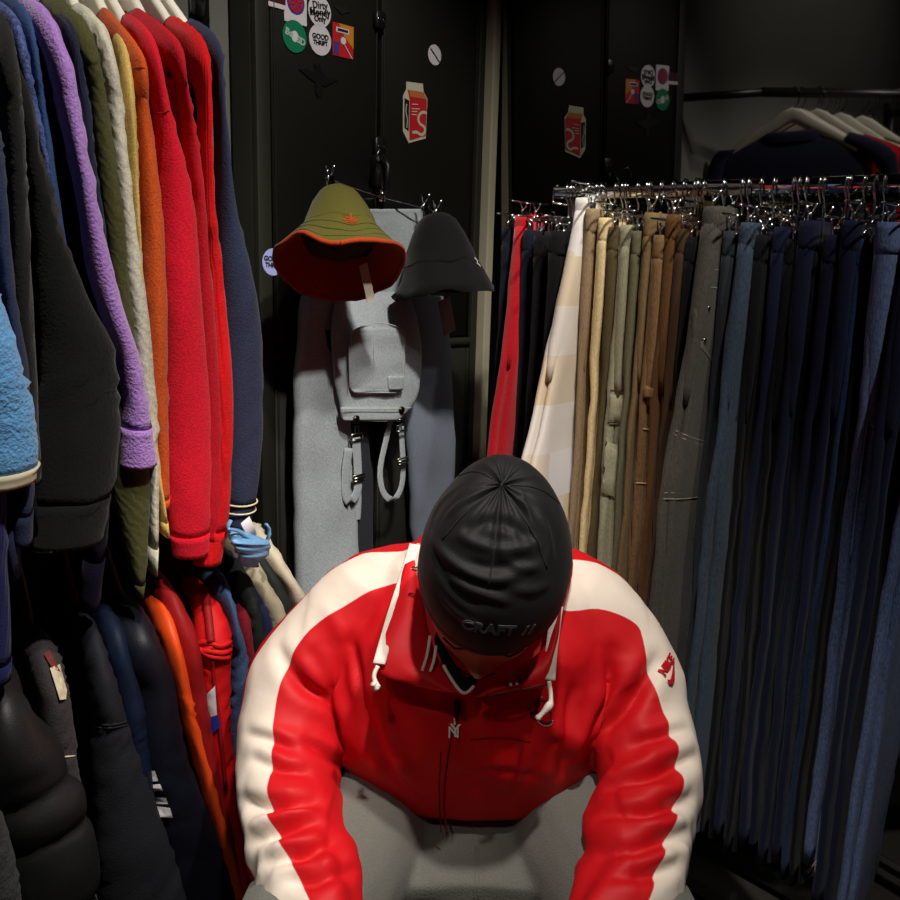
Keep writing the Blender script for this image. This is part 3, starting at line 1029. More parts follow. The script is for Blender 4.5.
H('dark navy track jacket', 'dark navy track jacket with four white bars on the sleeve', m_ntk,
  [(600, 104, 134), (640, 118, 158), (680, 128, 174), (750, 138, 186), (800, 148, 202), (860, 162, 226), (930, 176, 244)], seed=31, wrink=.004)
H('navy windbreaker', 'navy blue windbreaker between the black canvas and track jackets', m_nav2,
  [(610, 86, 110), (640, 100, 127), (700, 114, 143), (740, 122, 148), (800, 132, 156), (900, 146, 172)], seed=32)
H('black canvas jacket', 'black canvas jacket with a stitched sleeve seam, right of the puffer', m_bjk,
  [(625, 70, 94), (650, 80, 104), (680, 86, 116), (720, 90, 128), (760, 90, 141), (830, 94, 164), (900, 98, 186), (960, 104, 200)], seed=33, wrink=.004, r2s=.04)
H('grey brown jacket', 'grey brown canvas jacket with a beige patch near the shoulder', m_gbr,
  [(636, 14, 44), (660, 26, 60), (690, 36, 69), (740, 44, 76), (780, 52, 80), (860, 62, 92), (940, 72, 102)], seed=34, tipb=.385)

# puffer: quilted fat sleeve
puf_rows = [(665, -40, -8), (685, -32, 18), (720, -26, 37), (760, -22, 62), (790, -12, 80), (812, -4, 84), (830, -2, 94), (870, 6, 99), (910, 12, 104), (940, 16, 98)]
H('black puffer jacket', 'black quilted puffer jacket nearest on the lower rail', m_bpuf, puf_rows, seed=35, tipb=.42, puff=True, r2s=.05, thick=.02)
H('black fleece jacket', 'dark grey jacket sleeve cut off by the lower left corner', fabric('dark grey fleece', (66, 68, 70), .95, 200, .5),
  [(740, -70, -40), (800, -50, -8), (840, -40, 10), (900, -30, 22), (950, -26, 28)], seed=36, tipb=.44)


def sleeve_bvh(key, part='sleeve'):
    o = [c for c in J[key][0].children if c.name.split('.')[0] == part][0]
    b = wloc(o)
    return BVHTree.FromPolygons([tuple(v.co + b) for v in o.data.vertices], [tuple(p.vertices) for p in o.data.polygons]), o


def on_garment(px, py, key):
    b, o = sleeve_bvh(key)
    r = ray(px, py).normalized()
    h = b.ray_cast(CAMP, r)
    if h[0] is None:
        h = b.find_nearest(CAMP + r * 1.1)
    return h[0], o, b


def patch(key, pts, m, name, label=None, th=.0006, lift=.0045):
    P = []
    sub = []
    for i in range(len(pts)):                         # subdivide outline for a close drape
        a, b = pts[i], pts[(i + 1) % len(pts)]
        sub += [(a[0] + (b[0] - a[0]) * k / 4, a[1] + (b[1] - a[1]) * k / 4) for k in range(4)]
    bv = None
    cx = sum(p[0] for p in pts) / len(pts)
    cy = sum(p[1] for p in pts) / len(pts)
    rings = []
    for s in (1, .8, .6, .4, .2):
        row = []
        for x, y in sub:
            p, o, bv = on_garment(cx + (x - cx) * s, cy + (y - cy) * s, key)
            row.append(p + (CAMP - p).normalized() * lift)
        rings.append(row)
    c, o, bv = on_garment(cx, cy, key)
    c = c + (CAMP - c).normalized() * lift
    V = [p for r_ in rings for p in r_] + [c]
    n = len(sub)
    F = [(k * n + i, k * n + (i + 1) % n, (k + 1) * n + (i + 1) % n, (k + 1) * n + i) for k in range(4) for i in range(n)] + [(4 * n + i, 4 * n + (i + 1) % n, 5 * n) for i in range(n)]
    return obj(name, (V, F), m, o, label)


for pts in (((146, 771), (155, 771), (158, 781), (149, 782)), ((150, 785), (160, 784), (163, 791), (152, 791)), ((153, 797), (166, 798), (168, 804), (155, 804)), ((156, 806), (170, 808), (173, 818), (160, 817))):
    patch('dark navy track jacket', pts, m_white, 'sleeve_bar', 'white sleeve bar')
patch('red knotted jacket', ((202, 699), (215, 686), (217, 715), (205, 719)), m_white, 'label_patch', 'white label half')
patch('red knotted jacket', ((205, 719), (217, 715), (221, 726), (209, 737)), plain('royal blue', (24, 44, 150), .7), 'label_patch', 'blue label half')
patch('grey brown jacket', ((50, 668), (60, 664), (67, 690), (66, 699), (60, 700)), m_bind, 'shoulder_patch', 'beige patch')
patch('grey brown jacket', ((44, 654), (50, 650), (61, 672), (52, 668)), plain('maroon trim', (110, 40, 36), .8), 'shoulder_trim', 'maroon trim')


def seam(key, pts, r, m, name, n=20, label=None):
    P = []
    for x, y in resample([tuple(map(float, c)) for c in pts], n):
        p, o, bv = on_garment(x, y, key)
        P.append(p + (CAMP - p).normalized() * r * .4)
    return obj(name, tube(P, r, 6), m, o, label)


seam('black canvas jacket', ((95, 724), (110, 725), (127, 722)), .0012, m_bjk, 'stitching')
seam('black canvas jacket', ((95, 727), (110, 728), (127, 725)), .0012, m_bjk, 'stitching')
seam('grey brown jacket', ((62, 757), (75, 756)), .001, m_bind, 'stitching', 8)
seam('crimson jumper', ((153, 112), (162, 113), (171, 110)), .0008, m_red2, 'stitching', 8)
seam('burnt orange jumper', ((130, 69), (138, 67), (145, 68)), .0008, m_org, 'stitching', 8)
# tied cords across the red jacket
for pts in (((190, 648), (205, 642), (220, 646), (230, 642)), ((192, 655), (206, 651), (222, 653), (230, 650)), ((196, 646), (210, 656), (229, 658))):
    seam('red knotted jacket', pts, .0042, m_rj, 'tied_cord', 16)
seam('red knotted jacket', ((206, 596), (209, 620), (211, 642)), .006, m_rdj, 'hood_edge', 16)
seam('red knotted jacket', ((213, 658), (214, 680), (219, 720), (226, 790)), .0028, m_rdj, 'front_edge', 16)

# rails on the left wall
for (nm_, zz, lab, keys) in (('upper', 1.70, 'black clothes rail along the left wall carrying the knitwear', 0), ('lower', 1.03, 'black lower clothes rail under the knitwear, carrying the jackets', 1)):
    far = J['charcoal navy jumper' if keys == 0 else 'cream coat'][4]
    near = J['sky blue fleece' if keys == 0 else 'black fleece jacket'][4]
    dr_ = (near - far) * V3((1, 1, 0))
    dr_.normalize()
    A_ = V3((far.x, far.y, zz)) - dr_ * (.10 if keys == 0 else .03)
    B_ = V3((near.x, near.y, zz)) + dr_ * .6
    t = thing('clothes_rail', lab, 'clothes rail', A_, 'clothes rails on the left wall')
    m_r = m_blk
    obj('rail', tube([A_, B_], .0125, 14), plain('dark steel rail', (60, 60, 60), .35, .6), t)
    for P_, sk_ in ((A_ + dr_ * .008, .13), (B_ - dr_ * .05, 0)):
        w_ = P_ + NL * (KL + WB - NL.dot(P_)) + DL * sk_
        obj('bracket', merge(tube([P_, w_], .011, 12), bbox(w_ + NL * .003, DL * .02, UP * .035, NL * .003, .002)), m_r, t)

# light blue satin top on the front end of the lower rail
so = .40
st = thing('satin_top', 'light blue satin top with thin straps above the cream coat', 'top', locker_pt(252, 580, so), LOG)
bowl = flat_loft([(529, 228, 240), (534, 228, 252), (540, 231, 266), (546, 234, 269), (554, 237, 266), (561, 239, 260), (566, 242, 255)], [so, so + .012, so + .018, so + .008, so], .010, .006, seed=41, p=.8)
bo_ = obj('bodice', bowl, m_sat, st)
obj('neck_binding', tube([locker_pt(x, y, so + .020) for x, y in resample([(228., 529.), (238., 531.), (247., 537.), (257., 541.), (268., 541.)], 20)], .0022, 8), m_sat, bo_)
obj('strap', ribbon([locker_pt(x, y, so + .012) for x, y in ((267, 541), (269.5, 534), (269, 528), (266, 524))], NL, .003, .0015), m_sat, st)
obj('strap', ribbon([locker_pt(x, y, so + .012) for x, y in ((229, 533), (228, 526), (231, 520))], NL, .003, .0015), m_sat, st)
obj('draped_fold', tube([locker_pt(x, y, so + .018) for x, y in resample([(240., 541.), (247., 549.), (255., 552.), (264., 547.)], 20)], [.0012 + .0032 * math.sin(math.pi * i / 19) for i in range(20)], 8), m_sat, bo_)
obj('ribbon_tag', ribbon([locker_pt(x, y, so + .012) for x, y in ((245, 520), (249, 528), (252, 537))], DL, .008, .0008), m_white, st, 'white ribbon tag')

# ------------------------------------------------------------------ the trousers rail on the right
RA = V3((.19, 1.62, 0))
RD = V3((.777, -.63, 0)).normalized()                 # along the rail, to the right and nearer
RW = V3((-RD.y, RD.x, 0))                             # away from the shop, towards the mirror
KR = RW.dot(RA)
rz = on_plane(720, 188, RW, KR).z
RH = .0115
rail_l = on_plane(556, 187, RW, KR)
rail_l.z = rz
t = thing('garment_rack', 'chrome garment rack with a flat rail full of trousers in front of the mirror', 'clothes rack', V3((rail_l.x, rail_l.y, 0)))
L_ = 1.15
rc = rail_l + RD * (L_ / 2)
rt_ = R(10)
obj('rail', bbox(rc, RD * (L_ / 2), (RW * math.cos(rt_) + UP * math.sin(rt_)) * .006, (UP * math.cos(rt_) - RW * math.sin(rt_)) * RH, .002), plain('mirror chrome', (200, 200, 202), .06, 1), t)
for s in (.0, L_):
    p = rail_l + RD * (s if s else .004)
    obj('end_loop', tube([p + UP * RH, p - RD * .008 + UP * RH * .6, p - RD * .008 - UP * (RH + .006), p + RD * .02 - UP * (RH + .01)], .0022, 8), m_chrome, t)
for s in (.03, L_ - .04):
    p = rail_l + RD * s + RW * .012
    obj('upright', bbox(V3((p.x, p.y, rz / 2)), RD * .008, RW * .006, UP * (rz / 2 - RH), .002), m_steel, t)
pb = rail_l + RD * (L_ / 2)
obj('base_bar', bbox(V3((pb.x, pb.y, .035)), RD * (L_ / 2 + .05), RW * .012, UP * .008, .002), m_steel, t)
for s in (.03, L_ - .04):
    p = rail_l + RD * s
    obj('foot', bbox(V3((p.x, p.y, .014)), RW * .16, RD * .014, UP * .014, .004), m_steel, t)
# short lower arm reaching left
arm_a = rail_l + RD * .03 - UP * .045 + RW * .03
arm_b = arm_a - RD * .10 + RW * .05
obj('side_arm', tube([arm_a, arm_b], .005, 10), m_steel, t)


def dmat(name, c, fade=None, **k):
    return fabric(name, c, .88, 480, .3, .3, .08, c2=fade, stretch=k.pop('stretch', (1.2, 1.2, .35)), big=k.pop('big', 7), **k)


TG = 'trousers clipped along the chrome rail'
T = {}
hook_m = m_chrome


def trousers(key, label, m, xt, yt, xb, yb, th=.012, hd0=.045, L=1.0, seed=0, back=.6, name='trousers', cat='trousers', mw=None, base=None, railp=None, hem=True, wob=.0075, wband=.042, twist=0, hmax=.26, flare=None):
    """folded lengthwise and clipped by the waist; front edge runs from the waist to pixel (xb, yb)"""
    if railp is None:
        P = on_plane(xt, 187, RW, KR)
        P.z = rz
    else:
        P = railp
    wz = on_plane(xt, yt, RW, RW.dot(P)).z
    # how far the front edge has to spread for the lower point
    zb = on_plane(xb, yb, RW, RW.dot(P) - .1).z
    best, hb = 9, .1
    for i in range(0, 60):
        h = i * .005
        e = abs(proj(V3((P.x, P.y, zb)) - RW * h)[0] - xb)
        if e < best:
            best, hb = e, h
    hb = min(hmax, max(.045, hb))
    if xt > 770 and xt < 880:
        hb = min(hb, .19)
    tz = (wz - zb)
    root = thing(name, label, cat, V3((P.x, P.y, max(.02, wz - L))), TG)

    def front(f):                                     # spread of the front edge at fraction f of the length
        g = f * L / tz
        return hd0 + (hb - hd0) * (g ** 1.05 if g < 1 else 1 + .2 * (g - 1))

    for side_ in (-1, 1):
        rings = []
        for i in range(30):
            f = i / 29
            z = wz - .028 - (L - .028) * f
            hf = front(f)
            hk_ = hd0 * .9 + (hf - hd0) * back * .7
            hk_ = min(hk_, .13)
            if side_ == 1:
                hf -= .006 + .012 * f
            c = V3((P.x, P.y, z)) + RW * ((hk_ - hf) / 2) + RD * (side_ * th * .40 + twist * f)
            hw = (hf + hk_) / 2
            ring = []
            n = 26
            for j in range(n):
                t_ = 2 * math.pi * j / n
                a, b = math.cos(t_), math.sin(t_)
                u = hw * math.copysign(abs(a) ** .5, a)
                w = wob * (nz((u * 7, f * 2.2, seed + side_), 2.0, seed) + .45 * nz((u * 12, f * 9, seed), 2.2, seed)) * min(1, f * 5)
                ring.append(c + RW * u + RD * (th * .60 * math.copysign(abs(b) ** .5, b) + w))
            rings.append(ring)
        lg = obj('leg', loft(rings), m, root)
        if side_ == 1:
            obj('side_seam', tube([r_[5].lerp(r_[4], .5 + .3 * math.sin(i * .35)) for i, r_ in enumerate(rings)], .0011, 5), m, lg)
        if hem and side_ == 1:
            h1 = [[p + (p - sum(r_, V3()) / 26) * .015 for p in r_] for r_ in (rings[28], rings[29])]
            obj('hem', loft(h1, cap=False), m, lg)
    sr = []
    for i in range(10):
        g = i / 9
        f = g * .27
        z = wz - .02 - (L - .028) * f
        ed_ = .0015 - .0075 * g ** 5
        hf = front(f) + ed_
        hk_ = min(.13, hd0 * .9 + (hf - hd0) * back * .7) + ed_
        tt = th * (1.08 - .10 * g - .25 * g ** 5)
        c = V3((P.x, P.y, z)) + RW * ((hk_ - hf) / 2) + RD * twist * f
        ring = []
        for j in range(26):
            t_ = 2 * math.pi * j / 26
            a, b = math.cos(t_), math.sin(t_)
            u = (hf + hk_) / 2 * math.copysign(abs(a) ** .55, a)
            w = wob * .8 * (nz((u * 7, f * 2.2, seed + 1), 2.0, seed) + .45 * nz((u * 12, f * 9, seed), 2.2, seed)) * min(1, f * 5)
            ring.append(c + RW * u + RD * (tt * math.copysign(abs(b) ** .6, b) + w))
        sr.append(ring)
    obj('seat', loft(sr), m, root)
    wr = []
    for i in range(5):
        f = i / 4
        c = V3((P.x, P.y, wz - wband * f)) + RW * ((hd0 * .9 - hd0) / 2)
        wr.append(ell(c, RW, hd0 * (1.0 if i % 4 else .97), RD, th * (1.1 + .08 * (i % 4 > 0)), 22, .6))
    wb_o = obj('waistband', loft(wr), mw or m, root)
    for s in (-.5, .55):
        pc = V3((P.x, P.y, wz - wband / 2)) + RW * hd0 * s + RD * th * 1.1
        obj('belt_loop', bbox(pc, RW * .004, RD * .0015, UP * wband * .55, .001), mw or m, root)
    # clip hanger
    hroot = thing('clip_hanger', f'chrome clip hanger holding the {key}', 'hanger', V3((P.x, P.y, wz)), 'clip hangers on the trousers rail')
    bz = wz + .024
    hooktop = (P.z + RH + .003)
    c = V3((P.x, P.y, 0))
    obj('hook', tube([c + UP * bz, c + UP * (P.z - RH - .012), c - RW * .010 + UP * (P.z - RH), c - RW * .012 + UP * (P.z + .004), c - RW * .006 + UP * hooktop, c + RW * .004 + UP * hooktop, c + RW * .011 + UP * (P.z), c + RW * .010 + UP * (P.z - RH)], .0015, 6), hook_m, hroot)
    obj('bar', tube([c - RW * (hd0 + .03) + UP * bz, c + RW * (hd0 + .03) + UP * bz], .0018, 6), hook_m, hroot)
    for s in (-1, 1):
        obj('clip', clip(c + RW * s * hd0 * .72 + UP * (wz + .008), RW, hook_m, .8), hook_m, hroot)
    T[key] = (root, P, wz, th)
    return root


m_plaid = NT('cream patchwork cotton')
tc_ = m_plaid.n('ShaderNodeTexCoord')
mp_ = m_plaid.n('ShaderNodeMapping')
mp_.inputs['Rotation'].default_value = (0, 0, R(2))
m_plaid.l(tc_.outputs['Object'], mp_.inputs['Vector'])
ck = m_plaid.n('ShaderNodeTexBrick', Scale=1.0)
ck.inputs['Color1'].default_value = (*lin((224, 222, 222)), 1)
ck.inputs['Color2'].default_value = (*lin((208, 184, 144)), 1)
ck.inputs['Mortar'].default_value = (*lin((206, 188, 158)), 1)
for k_, v_ in (('Brick Width', .11), ('Row Height', .082), ('Mortar Size', .0), ('Bias', -.05)):
    ck.inputs[k_].default_value = v_
sx = m_plaid.n('ShaderNodeSeparateXYZ')
m_plaid.l(mp_.outputs[0], sx.inputs[0])
cx_ = m_plaid.n('ShaderNodeCombineXYZ')
m_plaid.l(sx.outputs['Y'], cx_.inputs['X'])
m_plaid.l(sx.outputs['Z'], cx_.inputs['Y'])
m_plaid.l(cx_.outputs[0], ck.inputs['Vector'])
n_ = m_plaid.n('ShaderNodeTexNoise', Scale=420, Detail=2)
b_ = m_plaid.n('ShaderNodeBump', Strength=.25, Distance=.003)
m_plaid.l(n_.outputs[0], b_.inputs['Height'])
m_plaid.l(b_.outputs[0], m_plaid.b.inputs['Normal'])
m_plaid.l(ck.outputs[0], m_plaid.b.inputs['Base Color'])
m_plaid.b.inputs['Roughness'].default_value = .9
m_plaid.b.inputs['Specular IOR Level'].default_value = .2
M_PL = m_plaid.m

c_red = fabric('red corduroy', (196, 10, 30), .9, 380, .4, .2, .3)
c_nvy = dmat('deep navy denim', (16, 20, 38))
c_blk = dmat('black denim', (5, 5, 8))
c_taupe = dmat('taupe cotton', (150, 128, 98))
c_cream = dmat('cream yellow cotton', (226, 204, 152))
c_brol = dmat('brown olive canvas', (86, 74, 46))
c_sage = dmat('sage khaki cotton', (158, 156, 128))
c_olg = dmat('olive grey cotton', (104, 100, 74))
c_tan = dmat('tan brown cotton', (124, 102, 68))
c_brn = dmat('brown cargo canvas', (134, 104, 66), (98, 74, 48))
c_rust = dmat('rust brown canvas', (98, 66, 34))
c_dkb = dmat('dark brown canvas', (70, 50, 30))
c_gry = dmat('washed grey canvas', (74, 70, 63), (52, 50, 47))
c_bgr = dmat('blue grey denim', (40, 47, 54))
c_fad = dmat('faded blue denim', (58, 74, 94), (38, 48, 58))
c_ind = dmat('indigo denim', (16, 23, 54))
c_ind2 = dmat('dark indigo denim', (15, 20, 48))
c_mid = dmat('mid blue denim jeans', (32, 58, 96), (18, 32, 58))
c_ltf = dmat('light faded denim', (104, 122, 164), (58, 74, 110))
c_drk = dmat('near black denim', (4, 5, 11))

a_ = lambda px, off=.0: V3((lambda p: (p.x, p.y, arm_a.z))(on_plane(px, 215, RW, KR + .06 + off)))
trousers('navy trousers on the side arm', 'navy trousers left of the red ones, at the left end of the rack', c_nvy, 517, 228, 508, 400, seed=1, railp=a_(517, .02), L=.95, hd0=.035)
trousers('red corduroy trousers', 'bright red corduroy trousers at the left end of the rack', c_red, 530, 216, 491, 460, th=.018, seed=2, railp=a_(530), L=1.0, hd0=.03)
trousers('deep navy jeans on the side arm', 'deep navy jeans right behind the red trousers', c_nvy, 541, 231, 523, 440, th=.012, seed=3, railp=a_(541), L=1.0)
trousers('black jeans on the side arm', 'black jeans in the gap between red and patchwork trousers', c_blk, 553, 236, 540, 440, th=.012, seed=4, railp=a_(553, -.03), L=1.0)
trousers('black trousers by the rack post', 'black trousers tucked behind the cream patchwork ones', c_blk, 570, 232, 556, 420, seed=5, L=1.0)
trousers('cream patchwork trousers', 'cream and white patchwork wide trousers, widest pale pair on the rack', M_PL, 592, 199, 520, 470, th=.014, seed=6, L=1.08, hd0=.035, back=.5, wob=.010)
trousers('taupe trousers', 'taupe trousers peeking out behind the cream patchwork pair', c_taupe, 604, 210, 584, 420, seed=7, th=.010, L=1.0)
trousers('cream yellow trousers', 'cream yellow trousers, a narrow pale strip right of the patchwork pair', c_cream, 618, 219, 598, 440, seed=8, th=.011, L=1.02)
trousers('brown olive trousers', 'brown olive trousers, a dark strip before the sage cargo pair', c_brol, 628, 228, 607, 420, seed=9, th=.010, hmax=0.075)
trousers('sage cargo trousers', 'sage khaki cargo trousers with a buttoned knee pocket', c_sage, 640, 226, 611, 420, seed=10, th=.014, hd0=.04)
trousers('olive grey trousers', 'olive grey trousers between the sage and tan pairs', c_olg, 652, 232, 630, 420, seed=11, th=.009, hmax=0.07)
trousers('tan brown trousers', 'tan brown trousers right of the sage cargo pair', c_tan, 663, 214, 636, 440, seed=12, th=.009)
trousers('brown cargo trousers', 'brown cargo trousers with stacked flap pockets down the leg', c_brn, 675, 236, 644, 440, seed=13, th=.013)
trousers('rust brown trousers', 'rust brown trousers left of the washed grey carpenter pair', c_rust, 686, 216, 658, 440, seed=14, th=.012)
trousers('dark brown trousers', 'dark brown trousers in the shade beside the grey carpenter pair', c_dkb, 697, 230, 672, 460, seed=15, th=.010, hmax=0.05)
trousers('black denim trousers', 'black trousers just left of the grey carpenter pair', c_blk, 706, 238, 681, 460, seed=16, th=.009, hmax=0.05)
trousers('grey carpenter trousers', 'washed grey carpenter trousers with a big stitched leg pocket', c_gry, 726, 208, 664, 500, seed=17, th=.016, hd0=.05, L=1.06, back=.9)
trousers('blue grey jeans', 'blue grey jeans, narrow strip right of the grey carpenter pair', c_bgr, 744, 232, 708, 470, seed=18, th=.010, hmax=0.075)
trousers('faded blue jeans', 'faded mid blue jeans with a worn thigh, left of the indigo pairs', c_fad, 763, 224, 714, 480, seed=19, th=.014, hd0=.05, back=.7)
trousers('near black jeans', 'near black jeans right of the faded blue pair', c_drk, 776, 236, 742, 480, seed=20, th=.010, hmax=0.05)
trousers('indigo jeans', 'indigo jeans with a brighter front crease, middle of the dark pairs', c_ind, 795, 228, 762, 470, seed=21, th=.012)
trousers('dark jeans in shade', 'very dark jeans between the two indigo pairs', c_drk, 808, 240, 773, 480, seed=22, th=.010, hmax=0.05)
trousers('dark indigo jeans', 'dark indigo straight jeans, second indigo pair from the left', c_ind2, 822, 222, 781, 480, seed=23, th=.013, hd0=.05)
trousers('dark indigo jeans with pale seam', 'dark indigo jeans with a pale side seam near the waist', c_ind2, 848, 236, 806, 480, seed=24, th=.013, hd0=.05, hmax=0.1)
trousers('ripped mid blue jeans', 'ripped blue jeans with a frayed white edge at the thigh', c_ind, 866, 222, 822, 480, seed=25, th=.013, hd0=.055)
trousers('mid blue jeans', 'mid blue jeans, a bright thin strip left of the light faded pair', c_mid, 877, 240, 834, 480, seed=26, th=.009)
trousers('black jeans by the faded pair', 'black jeans left of the light faded pair', c_drk, 886, 244, 846, 480, seed=27, th=.008, hmax=0.05)
trousers('light faded jeans', 'light faded blue jeans with frayed hem at the right edge', c_ltf, 903, 224, 850, 560, seed=28, th=.016, hd0=.06, L=.98, back=.9)
trousers('dark jeans at the right edge', 'dark jeans cut off by the right edge of the photo', c_ind2, 930, 226, 902, 700, seed=29, th=.014, hd0=.05)
trousers('blue jeans at the right edge', 'blue jeans whose leg shows in the lower right corner', c_ltf, 958, 230, 896, 868, seed=30, th=.014, hd0=.05, L=1.0)
# dark pairs that only show as hooks and slivers between the others
m_em = c_drk


def leg_bvh(key):
    L = [c for c in T[key][0].children if c.name.split('.')[0] == 'leg']
    V, F = [], []
    for o in L:
        b = wloc(o)
        k = len(V)
        V += [tuple(v.co + b) for v in o.data.vertices]
        F += [tuple(i + k for i in p.vertices) for p in o.data.polygons]
    return BVHTree.FromPolygons(V, F), L[1]


def hit(bv, px, py):
    r = ray(px, py).normalized()
    h = bv.ray_cast(CAMP, r)
    if h[0] is None:
        h = bv.find_nearest(CAMP + r * T_Y)
    return h[0]


T_Y = 1.5


def tseam(key, pts, r, m, name='stitching', label=None, n=24):
    bv, o = leg_bvh(key)
    P = []
    for x, y in resample([tuple(map(float, c)) for c in pts], n):
        p = hit(bv, x, y)
        P.append(p + (CAMP - p).normalized() * r * .5)
    return obj(name, tube(P, r, 6), m, o, label)


def tpatch(key, pts, m, name, label=None, lift=.003):
    bv, o = leg_bvh(key)
    N_ = 7
    q00, q10, q11, q01 = [V3((x, y, 0)) for x, y in pts]
    rows = []
    for i in range(N_):
        a, b = q00.lerp(q01, i / (N_ - 1)), q10.lerp(q11, i / (N_ - 1))
        row = []
        for j in range(N_):
            c = a.lerp(b, j / (N_ - 1))
            p = hit(bv, c.x, c.y)
            ed = i in (0, N_ - 1) or j in (0, N_ - 1)
            row.append(p + (CAMP - p).normalized() * (lift * (.35 if ed else 1) + .0006))
        rows.append(row)
    return obj(name, loft(rows, cap=False, closed_ring=False), m, o, label)


m_stg = plain('grey thread', (128, 122, 112), .9)
m_stb = plain('pale blue thread', (120, 132, 160), .9)
m_stk = plain('tan thread', (176, 150, 108), .9)
tpatch('grey carpenter trousers', ((677, 431), (710, 442), (700, 498), (663, 499)), c_gry, 'leg_pocket')
tseam('grey carpenter trousers', ((676, 431), (693, 438), (710, 443)), .0011, m_stg)
tseam('grey carpenter trousers', ((675, 435), (692, 442), (709, 447)), .0011, m_stg)
tseam('grey carpenter trousers', ((709, 443), (705, 470), (700, 497)), .0011, m_stg)
tseam('grey carpenter trousers', ((663, 499), (682, 499), (700, 497)), .0011, m_stg)
tseam('grey carpenter trousers', ((664, 493), (682, 493), (697, 492)), .0009, m_stg)
tseam('grey carpenter trousers', ((700, 340), (706, 352), (716, 365)), .0012, m_stg)
tpatch('grey carpenter trousers', ((692, 308), (702, 306), (703, 337), (691, 340)), c_gry, 'tool_loop', lift=.006)
tpatch('sage cargo trousers', ((611, 394), (631, 396), (630, 424), (608, 422)), c_sage, 'knee_pocket', lift=.008)
tseam('sage cargo trousers', ((611, 390), (631, 390)), .0013, c_olg)
tseam('sage cargo trousers', ((609, 424), (630, 424)), .0018, c_olg)
tpatch('sage cargo trousers', ((603, 440), (620, 446), (614, 497), (595, 490)), c_sage, 'lower_pocket', lift=.010)
tseam('sage cargo trousers', ((595, 491), (614, 498)), .0018, c_olg)
tpatch('brown cargo trousers', ((645, 386), (657, 386), (656, 402), (643, 398)), c_brn, 'flap_pocket', lift=.010)
tseam('brown cargo trousers', ((643, 429), (655, 430)), .0014, m_stk)
tseam('brown cargo trousers', ((636, 483), (652, 484)), .0014, m_stk)
tseam('dark indigo jeans with pale seam', ((848, 246), (846, 262), (845, 279)), .0011, m_stb)
tseam('ripped mid blue jeans', ((868, 293), (860, 302), (862, 318), (858, 340)), .0016, m_white, 'frayed_edge', 'frayed white edge')
tseam('light faded jeans', ((886, 284), (899, 285)), .001, m_stb)
tseam('faded blue jeans', ((741, 286), (757, 287)), .001, m_stb)
tseam('mid blue jeans', ((868, 300), (852, 400), (836, 520)), .0012, m_stb)
for pts in (((704, 268), (716, 270), (733, 271)), ((702, 286), (716, 288), (731, 288)), ((714, 233), (736, 235)), ((700, 306), (697, 322), (698, 341)), ((705, 290), (701, 306), (699, 340), (708, 356), (716, 368))):
    tseam('grey carpenter trousers', pts, .0010, m_stg)
_bv, _o = leg_bvh('grey carpenter trousers')
for x, y in ((708, 308), (704, 340), (706, 444)):
    p = hit(_bv, x, y)
    tw = (CAMP - p).normalized()
    e_ = tw.cross(UP).normalized()
    obj('rivet', disc(p + tw * .0008, e_ * .0042, e_.cross(tw) * .0042, .0016, 16), m_chrome, _o, 'metal rivet')
tseam('cream yellow trousers', ((624, 222), (622, 238), (620, 250)), .0011, c_taupe)
tseam('tan brown trousers', ((664, 232), (655, 330), (646, 440)), .0009, c_dkb)
tseam('light faded jeans', ((893, 240), (880, 340), (862, 460), (850, 560)), .0012, m_stb)
tseam('faded blue jeans', ((758, 262), (748, 330), (736, 420)), .0010, c_bgr)
for k in range(13):
    x_ = 574 + 25.2 * k
    P_ = on_plane(x_, 187, RW, KR)
    P_.z = rz
    wz_ = rz - .055 - .02 * ((k * 7) % 5) / 5
    hr = thing('clip_hanger', 'spare chrome clip hanger pushed in between the trousers on the flat rail', 'hanger', V3((P_.x, P_.y, wz_)), 'spare clip hangers on the trousers rail')
    c = V3((P_.x, P_.y, 0))
    obj('hook', tube([c + UP * wz_, c + UP * (rz - RH - .012), c - RW * .010 + UP * (rz - RH), c - RW * .012 + UP * (rz + .004), c - RW * .006 + UP * (rz + RH + .003), c + RW * .004 + UP * (rz + RH + .003), c + RW * .011 + UP * rz, c + RW * .010 + UP * (rz - RH)], .0015, 6), hook_m, hr)
    obj('bar', tube([c - RW * .04 + UP * wz_, c + RW * .05 + UP * wz_], .0018, 6), hook_m, hr)
    for s_ in (-1, 1):
        obj('clip', clip(c + RW * (.01 + s_ * .03) + UP * (wz_ - .012), RW, hook_m, .8), hook_m, hr)
# frayed hem threads on the light faded pair
bv_, o_ = leg_bvh('light faded jeans')
zmin = min((V3(v.co) + wloc(o_)).z for v in o_.data.vertices)
low = [V3(v.co) + wloc(o_) for v in o_.data.vertices if (V3(v.co) + wloc(o_)).z < zmin + .012]
thr = []
for k in range(70):
    p = random.choice(low)
    q_ = p + V3((random.uniform(-.012, .012), random.uniform(-.012, .012), -random.uniform(.01, .03)))
    thr.append(tube([p + UP * .006, p.lerp(q_, .5) + V3((random.uniform(-.004, .004), 0, 0)), q_], .0009, 4))
fo = obj('frayed_hem', merge(*thr), plain('frayed cotton threads', (150, 146, 140), .9), o_, 'pale frayed hem threads')
fo['kind'] = 'stuff'

# ------------------------------------------------------------------ the seated man
BX = .04                                              # his mid-line


def limb(pts, n=20, ns=26):
    """pts = (Vector, radius[, flatten])"""
    P = resample([p[0] for p in pts], ns)
    Rr = resample([float(p[1]) for p in pts], ns)
    return tube(P, Rr, n)


def ringx(c, a, b, n=28, p=.85):
    return ell(V3(c), V3((1, 0, 0)), a, V3((0, 1, 0)), b, n, p)


